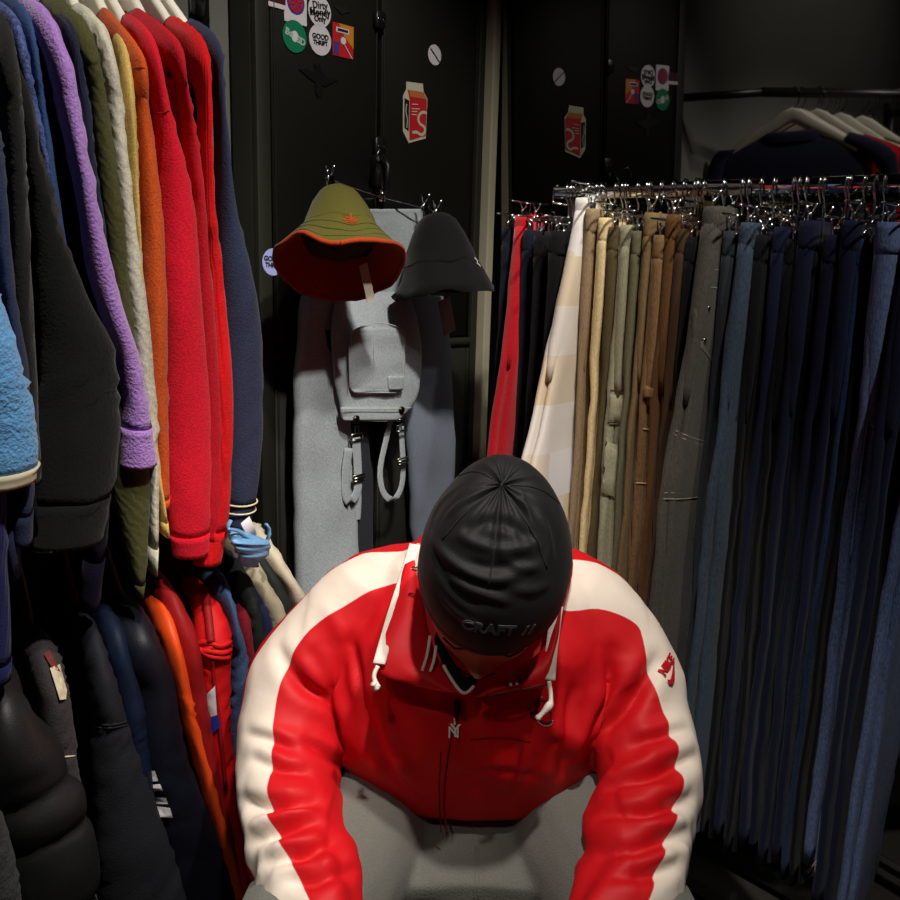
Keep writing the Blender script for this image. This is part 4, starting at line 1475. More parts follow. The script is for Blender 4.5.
HCN = at(491, 577, .985)
hp = R(47)
hx0, hf0, hu0 = V3((1, 0, 0)), V3((0, -math.cos(hp), -math.sin(hp))), V3((0, -math.sin(hp), math.cos(hp)))
rl_ = R(-3)
hx = hx0 * math.cos(rl_) + hu0 * math.sin(rl_)
hu = hu0 * math.cos(rl_) - hx0 * math.sin(rl_)
yw = R(6)                                             # face turned a touch to the picture's left
hf = hf0 * math.cos(yw) - hx * math.sin(yw)
hx = hf.cross(hu) * -1 if hf.cross(hu).x < 0 else hf.cross(hu)


def HP(x, f, u):
    return HCN + hx * x + hf * f + hu * u


def head_mesh():
    nu, nv = 56, 64
    rings = []
    for i in range(1, nu):
        th = math.pi * i / nu
        ring = []
        for j in range(nv):
            ph = 2 * math.pi * j / nv
            sx, cf, cu = math.sin(th) * math.sin(ph), math.sin(th) * math.cos(ph), math.cos(th)
            x, f, u = .075 * sx, .095 * cf, .118 * cu
            if cu < 0:                                # jaw narrows, chin comes forward
                x *= 1 - .28 * (-cu) ** 1.4
                f = f * (1 - .10 * -cu) + (.030 * (-cu) ** 1.5)
                if cf < 0:
                    f *= 1 - .25 * -cu
            if cf > 0:
                f = min(f, .088 + .1 * (f - .088)) if u > -.09 else f
                g = lambda x0, u0, sxx, suu: math.exp(-((x - x0) / sxx) ** 2 - ((u - u0) / suu) ** 2)
                f += .006 * (g(-.028, .022, .022, .009) + g(.028, .022, .022, .009))          # brows
                f -= .011 * (g(-.031, .004, .016, .012) + g(.031, .004, .016, .012))          # sockets
                f += .007 * (g(-.031, .002, .012, .008) + g(.031, .002, .012, .008))          # closed lids
                f += .010 * math.exp(-(x / .010) ** 2) * max(0, min(1, (.020 - u) / .05)) * (1 if u > -.042 else math.exp(-((u + .042) / .006) ** 2))
                f += .014 * g(0, -.036, .011, .010) + .007 * (g(-.013, -.039, .007, .007) + g(.013, -.039, .007, .007))
                f += .008 * g(0, -.063, .020, .006) + .009 * g(0, -.077, .018, .007) - .004 * g(0, -.070, .022, .0022)
                f += .008 * g(0, -.104, .018, .014)
                f += .004 * (g(-.045, -.022, .016, .016) + g(.045, -.022, .016, .016))
            ring.append(HP(x, f, u))
        rings.append(ring)
    ears = []
    for s in (-1, 1):
        er = []
        for k in range(7):
            a = k / 6
            er.append(ell(HP(s * (.070 + .016 * a), -.008 - .008 * a, -.012), hf, .016 + .006 * math.sin(a * 2.4), hu, .026 + .006 * math.sin(a * 2.4), 16))
        ears.append(loft(er))
    return [loft(rings)] + ears


ARM = {-1: [at(*c) for c in ((302, 662, 1.12), (292, 705, 1.095), (287, 755, 1.055), (288, 800, 1.005), (299, 845, .95), (313, 895, .89), (325, 945, .825))],
       1: [at(*c) for c in ((636, 668, 1.12), (640, 710, 1.095), (646, 758, 1.055), (644, 800, 1.005), (636, 845, .95), (624, 895, .89), (605, 945, .825))]}
P_sho = {-1: V3((BX - .20, 1.13, .835)), 1: V3((BX + .205, 1.13, .83))}
P_elb = {-1: at(287, 792, 1.02), 1: at(648, 790, 1.02)}
P_wri = {-1: at(335, 985, .775), 1: at(585, 985, .775)}
hip = {-1: V3((BX - .095, 1.32, .545)), 1: V3((BX + .095, 1.32, .545))}
kne = {-1: V3((BX - .195, .83, .555)), 1: V3((BX + .195, .83, .555))}
ank = {-1: V3((BX - .17, .90, .09)), 1: V3((BX + .17, .90, .09))}


def hand(s):
    """palm and five bent fingers hanging from the wrist between the knees"""
    w = P_wri[s]
    fd = V3((-s * .55, -.45, -.55)).normalized()     # direction of the hand
    sd = (V3((0, -1, .3)) - fd * V3((0, -1, .3)).dot(fd)).normalized()     # thumb side
    nm = fd.cross(sd)
    pal = [ell(w + fd * d, sd, a, nm, b, 14, .8) for d, a, b in ((-.02, .026, .02), (.01, .028, .018), (.04, .038, .016), (.075, .042, .014), (.092, .040, .012))]
    out = [loft(pal)]
    for k, (o, ln) in enumerate(((.030, .072), (.010, .080), (-.011, .074), (-.030, .058))):
        b0 = w + fd * .082 + sd * o
        bend = nm * (-s)
        pts = [(b0 - fd * .02, .0095), (b0 + fd * ln * .45, .0088), (b0 + fd * ln * .75 + bend * ln * .25, .0082), (b0 + fd * ln * .85 + bend * ln * .5, .0070), (b0 + fd * ln * .84 + bend * ln * .58, .003)]
        out.append(limb(pts, 10, 14))
    t0 = w + fd * .02 + sd * .026
    out.append(limb([(t0 - sd * .012, .011), (t0 + sd * .022 + fd * .022, .0105), (t0 + sd * .030 + fd * .05, .009), (t0 + sd * .026 + fd * .066, .004)], 10, 12))
    return out


vol = head_mesh()
vol.append(limb([(V3((BX, 1.14, .87)), .062), (V3((BX + .002, 1.09, .905)), .056), (HP(0, -.02, -.06), .054), (HP(0, -.01, -.02), .05)]))
vol.append(loft([ringx((BX, 1.31, .50), .12, .09), ringx((BX, 1.30, .56), .15, .11), ringx((BX, 1.25, .66), .14, .105), ringx((BX, 1.20, .76), .155, .11), ringx((BX, 1.16, .84), .15, .09), ringx((BX, 1.14, .88), .08, .06)]))
for s in (-1, 1):
    sh = P_sho[s] + V3((-s * .02, 0, -.01))
    A3 = ARM[s]
    vol.append(limb([(V3((BX + s * .07, 1.15, .85)), .05), (V3((BX + s * .14, 1.14, .835)), .05), (A3[0], .046), (A3[1], .043), (A3[3], .040), (A3[5], .040), (A3[6], .034), (P_wri[s], .027), (P_wri[s] + (P_wri[s] - P_elb[s]).normalized() * .015, .026)]))
    vol += hand(s)
    vol.append(limb([(hip[s], .09), (hip[s].lerp(kne[s], .5), .075), (kne[s], .056), (kne[s].lerp(ank[s], .3), .055), (kne[s].lerp(ank[s], .75), .040), (ank[s], .036)]))
    vol.append(limb([(ank[s] + V3((0, .04, -.04)), .036), (ank[s] + V3((s * .01, -.06, -.05)), .036), (ank[s] + V3((s * .02, -.15, -.062)), .022)]))
m_skin = NT('brown skin')
m_skin.b.inputs['Base Color'].default_value = (*lin((196, 132, 92)), 1)
m_skin.b.inputs['Roughness'].default_value = .5
m_skin.b.inputs['Subsurface Weight'].default_value = .08
m_skin.b.inputs['Subsurface Scale'].default_value = .004
ns_ = m_skin.n('ShaderNodeTexNoise', Scale=300)
nb_ = m_skin.n('ShaderNodeBump', Strength=.12, Distance=.001)
m_skin.l(ns_.outputs[0], nb_.inputs['Height'])
m_skin.l(nb_.outputs[0], m_skin.b.inputs['Normal'])
Pb, Nb, Fb = remesh(vol, .0036, 2, .4)
man = obj('person', (Pb.tolist(), Fb), m_skin.m)
tag(man, 'seated person in red and white jacket and black beanie, leaning forward with head bowed', 'person')
m_hair = plain('black hair', (14, 12, 11), .7)
for s in (-1, 1):                                     # brows and closed lash lines
    obj('eyebrow', tube([HP(s * .014, .090, .016), HP(s * .03, .0895, .019), HP(s * .047, .0765, .015)], [.0020, .0030, .0010], 8), m_hair, man)
    obj('eyelashes', tube([HP(s * .018, .088, -.003), HP(s * .031, .0885, -.0065), HP(s * .045, .079, -.003)], .0013, 6), m_hair, man)
obj('mouth_line', tube([HP(-.022, .0895, -.069), HP(0, .1005, -.070), HP(.022, .0895, -.069)], .0013, 6), plain('dark lip line', (70, 36, 30), .6), man)
obj('earring', tube([HP(-.089, -.012, -.036) + hx * .004 * math.cos(t_) + hu * .005 * math.sin(t_) for t_ in [k * .65 for k in range(11)]], .0013, 6), plain('silver', (220, 220, 220), .15, 1), man)

# beanie ---------------------------------------------------------------
m_bean = fabric('black beanie jersey', (8, 8, 8), .68, 600, .15, .12, .04, spec=.3)
nb2, nj = 64, 140
brings = []
for i in range(nb2 + 1):
    s_ = i / nb2
    ring = []
    for j in range(nj):
        ph = 2 * math.pi * j / nj
        sp_, cp_ = math.sin(ph), math.cos(ph)
        # edge: low at brow and nape, over the ears
        eu = .021 + .004 * cp_ + .004 * (1 - abs(cp_)) - .03 * max(0, -cp_)
        top = .143
        an = s_ * math.pi / 2
        rr = math.cos(an) ** .72 if s_ < 1 else .0
        uu = eu + (top - eu) * math.sin(an) ** 1.08
        bul = 1 + .05 * math.sin(min(1, s_ * 1.6) * math.pi)
        x, f = .0835 * sp_ * rr * bul - .008 * s_ ** 2, (.101 * rr * cp_) * bul - .042 * s_ ** 1.5
        if cp_ < 0:
            f -= .010 * math.sin(s_ * math.pi) * -cp_
        p = HP(x, f, uu)
        nrm = (hx * sp_ * rr + hf * cp_ * rr + hu * math.sin(an)).normalized()
        d = 0
        # gathers at the crown
        kk = max(0, (s_ - .55) / .45)
        d += -.0045 * kk * (1 - kk * .3) * (.5 + .5 * math.cos(6 * ph + .6)) ** 6 * 1.4
        d +=   .0012 * kk * math.sin(17 * ph + 3 * nz((sp_, cp_, s_), 2))
        d += .0012 * nz((x, f, s_ * .1), 26, 11) * min(1, s_ * 4)
        if s_ < .06:
            d += .001
        ring.append(p + nrm * d)
    brings.append(ring)
B0 = np.array([tuple(p) for r_ in brings for p in r_])
bq = BVHTree.FromPolygons(B0.tolist(), [tuple(f) for f in loft(brings, cap=False)[1]])
bdir = B0 - np.array(tuple(HP(0, 0, .03)))
bdir /= np.linalg.norm(bdir, axis=1)[:, None]
bd_ = np.zeros(len(B0))
for pts, A_, W_ in ((((432, 535), (445, 552), (462, 566), (484, 576), (505, 577), (520, 572)), .0042, .009), (((458, 532), (476, 541), (500, 547), (520, 546), (536, 541)), .0045, .010),
                    (((470, 524), (494, 519), (514, 524), (528, 534)), -.0045, .010), (((446, 575), (466, 584), (488, 592), (508, 599)), .0034, .008), (((520, 489), (527, 508), (533, 526), (539, 545)), .0034, .006),
                    (((488, 484), (466, 496), (446, 514)), .0026, .006), (((505, 557), (524, 565), (541, 564)), .0035, .008), (((436, 552), (444, 572), (462, 592), (480, 604)), -.0026, .009), (((470, 559), (495, 564), (520, 559)), -.0032, .008),
                    (((430, 520), (440, 500), (458, 484)), .002, .008), (((540, 510), (548, 530), (552, 555)), .0025, .008), (((512, 585), (532, 588), (550, 580)), .0025, .008), (((440, 592), (456, 610), (478, 622)), .0018, .007)):
    cp = [bq.ray_cast(CAMP, ray(x, y + 3).normalized())[0] for x, y in pts]
    cp = [c for c in cp if c is not None]
    Lc = polyline(cp, 60)
    d_, i_ = near_poly(B0, Lc)
    tap = np.clip(np.sin(np.pi * np.clip(i_ / 59. * .9 + .05, 0, 1)), 0, 1) ** .7
    bd_ += tap * A_ * (np.exp(-(d_ / (W_ * .55)) ** 2) - .35 * np.exp(-((d_ - W_ * 1.1) / (W_ * .6)) ** 2))
B0 = B0 + bdir * bd_[:, None]
brings = [[V3(B0[i * nj + j]) for j in range(nj)] for i in range(nb2 + 1)]
inner = [[p + (HP(0, 0, .02) - p).normalized() * .003 for p in r_] for r_ in brings[:9][::-1]]
ben = obj('beanie', loft(inner + brings, cap=False), m_bean, man, 'black beanie')
bnb = BVHTree.FromPolygons([tuple(p) for r_ in brings for p in r_], [tuple(f) for f in loft(brings, cap=False)[1]])
ck_ = brings[nb2][0]
obj('crown_knot', tube([ck_ - hu * .006 + hx * .004, ck_ - hu * .0005, ck_ - hu * .007 - hx * .004], [.003, .005, .003], 10), m_bean, ben)
for k in range(6):
    ph = (math.pi * 2 * k - .6) / 6
    j = int(round(ph / (2 * math.pi) * nj)) % nj
    obj('crown_seam', tube([brings[i][j] + hu * .0002 for i in range(34, nb2, 2)], .0011, 6), m_bean, ben)
m_cr = plain('dark grey print', (74, 76, 78), .6)
_h = bnb.ray_cast(CAMP, ray(494, 630).normalized())
cpos = _h[0]
tn_ = _h[1] if _h[1].dot(CAMP - cpos) > 0 else -_h[1]
tn_ = (tn_ + (CAMP - cpos).normalized() * .5).normalized()
ex_ = (hx - tn_ * hx.dot(tn_)).normalized()
ey_ = tn_.cross(ex_)
obj('lettering', decal(text2d('CRAFT', .0185, .0006), cpos - ex_ * .006, ex_, ey_, bnb, .0016), m_cr, ben, 'dark grey lettering', smooth=False)
for k in range(2):
    obj('print_mark', decal(poly2d([(0, -.006), (.003, -.006), (.007, .006), (.004, .006)]), cpos + ex_ * (.030 + .007 * k), ex_, ey_, bnb, .0016), m_cr, ben, smooth=False)

# jacket ---------------------------------------------------------------
jv = [loft([ringx((BX, 1.225, .575), .185, .165), ringx((BX, 1.22, .60), .20, .195), ringx((BX - .003, 1.215, .65), .21, .208), ringx((BX - .003, 1.195, .71), .205, .205), ringx((BX, 1.175, .77), .20, .185),
            ringx((BX, 1.155, .83), .172, .15), ringx((BX, 1.145, .87), .145, .115), ringx((BX + .0, 1.14, .91), .12, .085), ringx((BX, 1.13, .935), .085, .065), ringx((BX, 1.125, .95), .06, .045)])]
arm_line = {}
for s, rows in ((-1, ((305, 666, 1.115, 51), (293, 708, 1.09, 53), (285, 755, 1.05, 54), (287, 800, 1.0, 54), (298, 845, .945, 55), (312, 895, .885, 57), (322, 950, .82, 52), (332, 1000, .77, 40))),
                (1, ((631, 672, 1.115, 51), (638, 713, 1.09, 53), (647, 758, 1.05, 57), (646, 800, 1.0, 57), (638, 845, .945, 58), (626, 895, .885, 57), (606, 950, .82, 52), (588, 1000, .77, 40)))):
    pts = [(V3((BX + s * .07, 1.15, .858)), .075), (V3((BX + s * .14, 1.14, .840)), .069)]
    pts += [(at(x, y, Y), r * Y * 1.02 / 900) for x, y, Y, r in rows]
    jv.append(limb(pts, 24, 40))
    arm_line[s] = polyline([p[0] for p in pts], 120)
Pj, Nj, Fj = remesh(jv, .0042, 12, .5)
# colour band along the shoulder and outer sleeve
bvj = BVHTree.FromPolygons(Pj.tolist(), Fj)
lines = {-1: ((405, 562, 1.15), (370, 566, 1.14), (335, 586, 1.13), (303, 610, 1.13), (276, 648, 1.13), (257, 692, 1.115), (249, 735, 1.09), (249, 780, 1.05), (251, 815, 1.01), (258, 850, .97), (270, 890, .92), (290, 940, .86), (305, 990, .79)),
         1: ((565, 583, 1.15), (590, 580, 1.15), (622, 594, 1.15), (650, 618, 1.14), (667, 658, 1.13), (683, 705, 1.11), (693, 750, 1.08), (697, 790, 1.04), (692, 830, 1.0), (684, 865, .96), (672, 905, .91), (652, 950, .84), (630, 1000, .79))}
sd_ = np.full(len(Pj), 9.)
for s in (-1, 1):
    snap = []
    for x, y, Y in lines[s]:
        p = at(x, y, Y)
        h = bvj.ray_cast(CAMP, ray(x, y).normalized())
        if h[0] is not None and (h[0] - p).length < .09:
            q_ = h[0]
        else:
            q_ = bvj.find_nearest(p)[0]
        snap.append(q_)
    pl_ = polyline(snap, 160)
    for _ in range(60):
        pl_[1:-1] = pl_[1:-1] * .5 + (pl_[:-2] + pl_[2:]) * .25
    d_, i_ = near_poly(Pj, pl_)
    wob_ = np.array([.003 * math.sin(k * .11 + s) for k in range(160)])
    hw_ = (.0315 if s < 0 else .034) + wob_
    sd_ = np.minimum(sd_, d_ - hw_[i_])
# folds
disp = np.zeros(len(Pj))
for s in (-1, 1):
    L = arm_line[s]
    d_, i_ = near_poly(Pj, L)
    inarm = (Pj[:, 0] - BX) * s > .10
    sl_ = i_ / 119.
    off_ = Pj - L[i_]
    ang = np.arctan2(off_[:, 2], off_[:, 0] * s)
    f1 = np.sin(sl_ * 46 + 2.4 * np.sin(ang * 1.0 + .8) + 1.5 * np.sin(sl_ * 17 + s))
    env = np.exp(-((sl_ - .66) / .15) ** 2) * .8 + .15 
    mod = np.array([noise.noise(V3((p[0] * 9, p[1] * 9, p[2] * 9 + s * 4))) for p in Pj])
    a_ = .0040 * (1 - 2 * np.abs(f1) ** .8) * np.clip(.45 + 1.3 * mod, 0, 1.2) * env
    disp += np.where(inarm, a_, 0)
# the deep creases at the elbows, armpits and over the chest
CREASES = [(((305, 745), (330, 762), (346, 766)), .009, .016), (((244, 800), (262, 808), (290, 809), (316, 806), (338, 797)), .011, .020), (((256, 842), (285, 832), (318, 824), (343, 816)), .010, .017),
           (((267, 862), (303, 857), (330, 846), (348, 834)), .008, .015), (((280, 650), (300, 682), (330, 706), (345, 735)), .008, .020), (((312, 652), (330, 686), (346, 722)), .006, .016), (((255, 760), (280, 772), (305, 776)), .006, .013),
           (((290, 880), (320, 884), (352, 872)), .007, .015), (((250, 735), (272, 742), (292, 752)), .006, .014),
           (((656, 660), (640, 688), (618, 718), (586, 746)), .010, .022), (((612, 650), (606, 690), (590, 725), (574, 752)), .007, .018), (((694, 757), (672, 768), (645, 780), (612, 790)), .010, .018),
           (((692, 798), (668, 809), (640, 816), (606, 818)), .010, .017), (((684, 832), (660, 843), (636, 852), (600, 856)), .009, .016), (((676, 862), (650, 876), (616, 884)), .007, .015), (((686, 730), (660, 738), (636, 746)), .006, .015),
           (((372, 700), (380, 740), (400, 780), (430, 812)), .007, .020), (((350, 640), (362, 690), (372, 740)), .006, .018), (((548, 735), (530, 770), (505, 800)), .003, .018), (((575, 690), (566, 730), (560, 775)), .006, .016),
           (((470, 775), (505, 768), (540, 776)), .003, .012), (((400, 815), (440, 822), (490, 818), (540, 824)), .005, .012)]
for pts, A_, W_ in CREASES:
    cp = []
    for x, y in pts:
        h = bvj.ray_cast(CAMP, ray(x, y).normalized())
        if h[0] is not None:
            cp.append(h[0])
    if len(cp) < 2:
        continue
    Lc = polyline(cp, 70)
    d_, i_ = near_poly(Pj, Lc)
    u_ = i_ / 69.
    tap = np.clip(np.sin(np.pi * np.clip(u_ * .9 + .05, 0, 1)), 0, 1) ** .7
    up_ = (Pj[:, 2] - Lc[i_][:, 2]) > 0
    A_, W_ = A_ * 1.3, W_ * .9
    disp += tap * (-A_ * np.exp(-(d_ / (.42 * W_)) ** 2) + np.where(up_, .75, .45) * A_ * np.exp(-((d_ - W_) / (.75 * W_)) ** 2))
n3 = np.array([noise.noise(V3((p[0] * 9, p[1] * 9, p[2] * 9))) for p in Pj])
n4 = np.array([noise.noise(V3((p[0] * 24 + 3, p[1] * 24, p[2] * 15))) for p in Pj])
n5 = np.array([noise.noise(V3((p[0] * 16 + p[2] * 10, p[1] * 10, p[2] * 7 - p[0] * 6 + 9))) for p in Pj])
disp += .0045 * n3 + .0012 * n4
ridge = 1 - np.abs(n5) * 2.4
disp += .0042 * np.clip(ridge, -1, 1) * np.where(np.abs(Pj[:, 0] - BX) < .22, 1, .6)
# chest: drape folds falling from the collar and a blouse over the lap
fr_ = (Pj[:, 1] < 1.12) & (np.abs(Pj[:, 0] - BX) < .17)
disp += np.where(fr_, .004 * np.sin((Pj[:, 0] - BX) * 46 + 9 * n3) * np.clip((.86 - Pj[:, 2]) / .1, 0, 1), 0)
_arm = np.minimum(near_poly(Pj, arm_line[-1])[0], near_poly(Pj, arm_line[1])[0]) < .085
disp = np.where(_arm, disp, disp * np.clip((Pj[:, 2] - .62) / .06, .0, 1))
Pd = Pj + Nj * disp[:, None]
_E = np.array([(f[k], f[(k + 1) % len(f)]) for f in Fj for k in range(len(f))])
_E = np.vstack([_E, _E[:, ::-1]])
_cnt = np.bincount(_E[:, 0], minlength=len(Pd)).astype(float)[:, None]
for _ in range(3):
    acc = np.stack([np.bincount(_E[:, 0], weights=Pd[_E[:, 1], k], minlength=len(Pd)) for k in range(3)], 1)
    Pd = Pd * .5 + acc / _cnt * .5


def nylon(name, att):
    q = NT(name)
    a = q.n('ShaderNodeAttribute', _attribute_name='band')
    mr = q.n('ShaderNodeMapRange')
    mr.inputs['From Min'].default_value = -.0006
    mr.inputs['From Max'].default_value = .0006
    q.l(a.outputs['Fac'], mr.inputs[0])
    mx = q.n('ShaderNodeMixRGB')
    mx.inputs[1].default_value = (*lin((238, 224, 210)), 1)
    mx.inputs[2].default_value = (*lin((206, 16, 26)), 1)
    if att:
        q.l(mr.outputs[0], mx.inputs[0])
    else:
        mx.inputs[0].default_value = 1
    q.l(mx.outputs[0], q.b.inputs['Base Color'])
    tc = q.n('ShaderNodeTexCoord')
    n1 = q.n('ShaderNodeTexNoise', Scale=16, Detail=3, Roughness=.5, Distortion=.5)
    n2 = q.n('ShaderNodeTexNoise', Scale=650, Detail=2)
    q.l(tc.outputs['Object'], n1.inputs['Vector'])
    q.l(tc.outputs['Object'], n2.inputs['Vector'])
    ml = q.n('ShaderNodeMath', _operation='MULTIPLY_ADD')
    ml.inputs[1].default_value = .06
    q.l(n2.outputs[0], ml.inputs[0])
    q.l(n1.outputs[0], ml.inputs[2])
    bp = q.n('ShaderNodeBump', Strength=.22, Distance=.007)
    q.l(ml.outputs[0], bp.inputs['Height'])
    q.l(bp.outputs[0], q.b.inputs['Normal'])
    q.b.inputs['Roughness'].default_value = .6
    q.b.inputs['Specular IOR Level'].default_value = .3
    return q.m


M_JK = nylon('red and white jacket cotton', True)
M_RD = nylon('red jacket cotton', False)
M_WH = fabric('white jacket cotton', (236, 224, 212), .7, 500, .2, .1)
jk = obj('jacket', (Pd.tolist(), Fj), M_JK, man, 'red jacket with white shoulder and sleeve bands')
at_ = jk.data.attributes.new('band', 'FLOAT', 'POINT')
at_.data.foreach_set('value', sd_.astype(np.float32))
bvd = BVHTree.FromPolygons(Pd.tolist(), Fj)


def jhit(px, py, Y=1.0, lift=0.):
    h = bvd.ray_cast(CAMP, ray(px, py).normalized())
    p = h[0] if h[0] is not None else at(px, py, Y)
    return p + (CAMP - p).normalized() * lift


def jseam(pts, r, m, name, parent=jk, n=24, lift=.0005, label=None):
    return obj(name, tube([jhit(x, y, 1.0, lift) for x, y in resample([tuple(map(float, c)) for c in pts], n)], r, 6), m, parent, label)


# open stand collar: inner edge at the neck, outer edge folded out over chest and shoulders
cin = [(463, 694, .955), (446, 672, .97), (432, 645, 1.0), (424, 608, 1.04), (428, 572, 1.10), (455, 545, 1.20), (492, 538, 1.23), (530, 545, 1.20), (555, 572, 1.10), (558, 608, 1.04), (545, 645, 1.0), (515, 672, .97), (475, 697, .955)]
cout = [(445, 692, .952), (410, 684, .955), (377, 668, .97), (391, 612, 1.03), (413, 546, 1.115), (448, 522, 1.21), (492, 515, 1.24), (536, 525, 1.21), (572, 556, 1.115), (562, 618, 1.03), (549, 682, .968), (520, 689, .955), (480, 697, .952)]
NC = 60
ci = resample([at(*c) for c in cin], NC)
co = resample([at(*c) for c in cout], NC)
grid_t, grid_b = [], []
for i in range(NC):
    rt, rb = [], []
    for k in range(9):
        s_ = k / 8
        p = ci[i].lerp(co[i], s_)
        tow = (CAMP - p).normalized()
        bulge = .012 * math.sin(math.pi * s_) + .004 * nz(p, 34, 2) + .003 * math.sin(i * .9 + s_ * 3) * s_
        p = p + tow * (bulge + .004)
        rt.append(p)
        rb.append(p - tow * .004)
    grid_t.append(rt)
    grid_b.append(rb)
cring = [a + b[::-1] for a, b in zip(grid_t, grid_b)]
col_o = obj('collar', loft(cring), M_RD, jk, 'open red stand collar')
# white drawcord channels on the collar's outer edges, with knotted cord ends


def colpt(px, py, Y, lift=.010):
    p = at(px, py, Y)
    return p + (CAMP - p).normalized() * lift


for pts, kn in ((((415, 545, 1.11), (404, 580, 1.075), (392, 618, 1.03), (379, 664, .972)), ((378, 666, .968), (374, 676, .962), (377, 688, .957), (373, 683, .955))),
                (((557, 606, 1.04), (554, 630, 1.02), (551, 655, .99), (549, 680, .97)), ((549, 681, .966), (551, 697, .958), (549, 706, .955), (537, 719, .953)))):
    pp = resample([colpt(*c) for c in pts], 20)
    obj('drawcord_channel', ribbon(pp, V3((1, .0, .1)), .0074, .0022), M_WH, col_o, 'white drawcord channel')
    kp = resample([colpt(*c, .012) for c in kn], 16)
    obj('drawcord', merge(tube(kp, [.0026 + (.0024 * math.exp(-((i - 10) / 2.2) ** 2)) + (.0012 if i > 13 else 0) for i in range(16)], 8)), M_WH, col_o, 'white knotted drawcord end')
for pts in (((430, 636, 1.0), (427, 655, .985), (422, 671, .972)), ((436, 646, .995), (434, 660, .98), (430, 672, .970)), ((509, 673, .967), (510, 679, .963), (511, 686, .959)), ((515, 668, .97), (516, 676, .965), (517, 685, .96))):
    obj('collar_stripe', ribbon(resample([colpt(*c, .020) for c in pts], 10), V3((1, 0, 0)), .0017, .0012), M_WH, col_o, 'thin white collar stripe')
zt_ = resample([colpt(*c, .010) for c in ((486, 697, .953), (512, 692, .953), (548, 684, .966))], 40)
obj('zip_teeth', merge(*[bbox(p, V3((.0008, 0, 0)), V3((0, .0008, 0)), V3((0, 0, .0012)), .0003) for p in zt_]), plain('dark metal teeth', (90, 70, 60), .4, .6), col_o)
# dark undershirt with white edge at the throat
uu = [(434, 640, 1.01), (440, 658, .985), (450, 677, .968), (463, 693, .955), (474, 686, .965), (480, 672, .985)]
up_ = resample([at(*c) for c in uu], 30)
ub = [p + V3((.004, .02, .010)) for p in up_]
obj('shirt_collar', loft([[a + (CAMP - a).normalized() * .010, a + (CAMP - a).normalized() * .004, b, b + (CAMP - b).normalized() * .010] for a, b in zip(up_, ub)]), fabric('black jersey', (16, 16, 20), .9), man, 'black shirt collar')
obj('shirt_edge', tube([p + (CAMP - p).normalized() * .011 for p in up_[8:24]], .0020, 8), M_WH, man, 'white shirt collar edge')
# zip: slider, pendant and front seam
zp = jhit(457, 708, .95, .004)
sl_o = obj('zip_slider', merge(bbox(zp, V3((.0035, 0, 0)), V3((0, .003, 0)), V3((0, .001, .008)), .001), tube([zp - UP * .006, zp - UP * .016 + V3((0, -.003, 0))], .002, 6)), m_blk, jk, 'black zip slider')
pdp = jhit(454.5, 732, .95, .006)
tw = (CAMP - pdp).normalized()
ex_ = V3((1, 0, 0))
ey_ = tw.cross(ex_)
m_ny = plain('brushed silver', (250, 248, 246), .35, 0, 1)
obj('pendant', merge(place2d(text2d('N', .0185, .0002), pdp + ex_ * -.001 - ey_ * .001, ex_, ey_, tw), place2d(text2d('Y', .0215, .0002), pdp + tw * .001 + ex_ * .001 + ey_ * .001, ex_, ey_, tw),
                     tube([pdp + ey_ * .008, pdp + ey_ * .016], .0013, 6)), m_ny, sl_o, 'silver interlocked letter pendant', smooth=False)
m_dred = fabric('dark red thread', (120, 8, 16), .8)
jseam(((456, 715), (449, 750), (445, 780), (444, 805), (447, 834)), .0012, m_dred, 'zip_seam')
jseam(((441, 752), (439, 790), (441, 832)), .0008, m_dred, 'zip_seam')
jseam(((470, 740), (500, 738), (530, 742)), .0007, m_dred, 'chest_seam')
# embroidered bird outline on the chest
m_emb = plain('black embroidery', (36, 12, 16), .7)
m_embw = plain('grey embroidery', (170, 130, 126), .7)
for pts, m_, r_ in ((((527, 711), (534, 706), (538, 702), (543, 700), (548, 704), (552, 708)), m_emb, .0010), (((530, 714), (537, 712), (541, 717), (536, 720), (530, 715)), m_emb, .0010),
                    (((540, 703), (537, 711), (539, 719), (545, 723), (552, 721)), m_emb, .0012), (((538, 722), (544, 726), (551, 725), (553, 720)), m_embw, .0008), (((533, 703), (537, 699), (543, 697)), m_embw, .0007),
                    (((546, 709), (551, 713), (550, 718)), m_emb, .0009)):
    jseam(pts, r_, m_, 'bird_embroidery', n=14)
# sleeve mark: word over a tick, stitched in red on the white band
lp_ = jhit(670, 669, 1.12)
nr = bvd.find_nearest(lp_)[1]
nr = (nr * .6 + (CAMP - lp_).normalized() * .6).normalized()
ang = R(50)
ex0 = (V3((1, 0, 0)) - nr * nr.x).normalized()
ey0 = nr.cross(ex0)
ex_ = ex0 * math.cos(ang) + ey0 * math.sin(ang)
ey_ = nr.cross(ex_)
m_mark = fabric('red embroidery', (190, 18, 36), .7)
swp = [(-.017, -.002), (-.019, -.008), (-.015, -.0125), (-.008, -.0115), (.020, .004), (-.007, -.0045), (-.013, -.0055)]
mk = obj('sleeve_mark', decal(poly2d(swp), lp_ - ey_ * .001, ex_, ey_, bvd, .0032), m_mark, jk, 'red tick mark', smooth=False)
obj('sleeve_lettering', decal(text2d('NIKE', .0150, .0007), lp_ + ey_ * .006 + ex_ * .001, ex_, ey_, bvd, .0024), m_mark, jk, 'red lettering', smooth=False)
# tonal raised lettering on the chest beside the collar
for s_ in (0, 1):
    pass

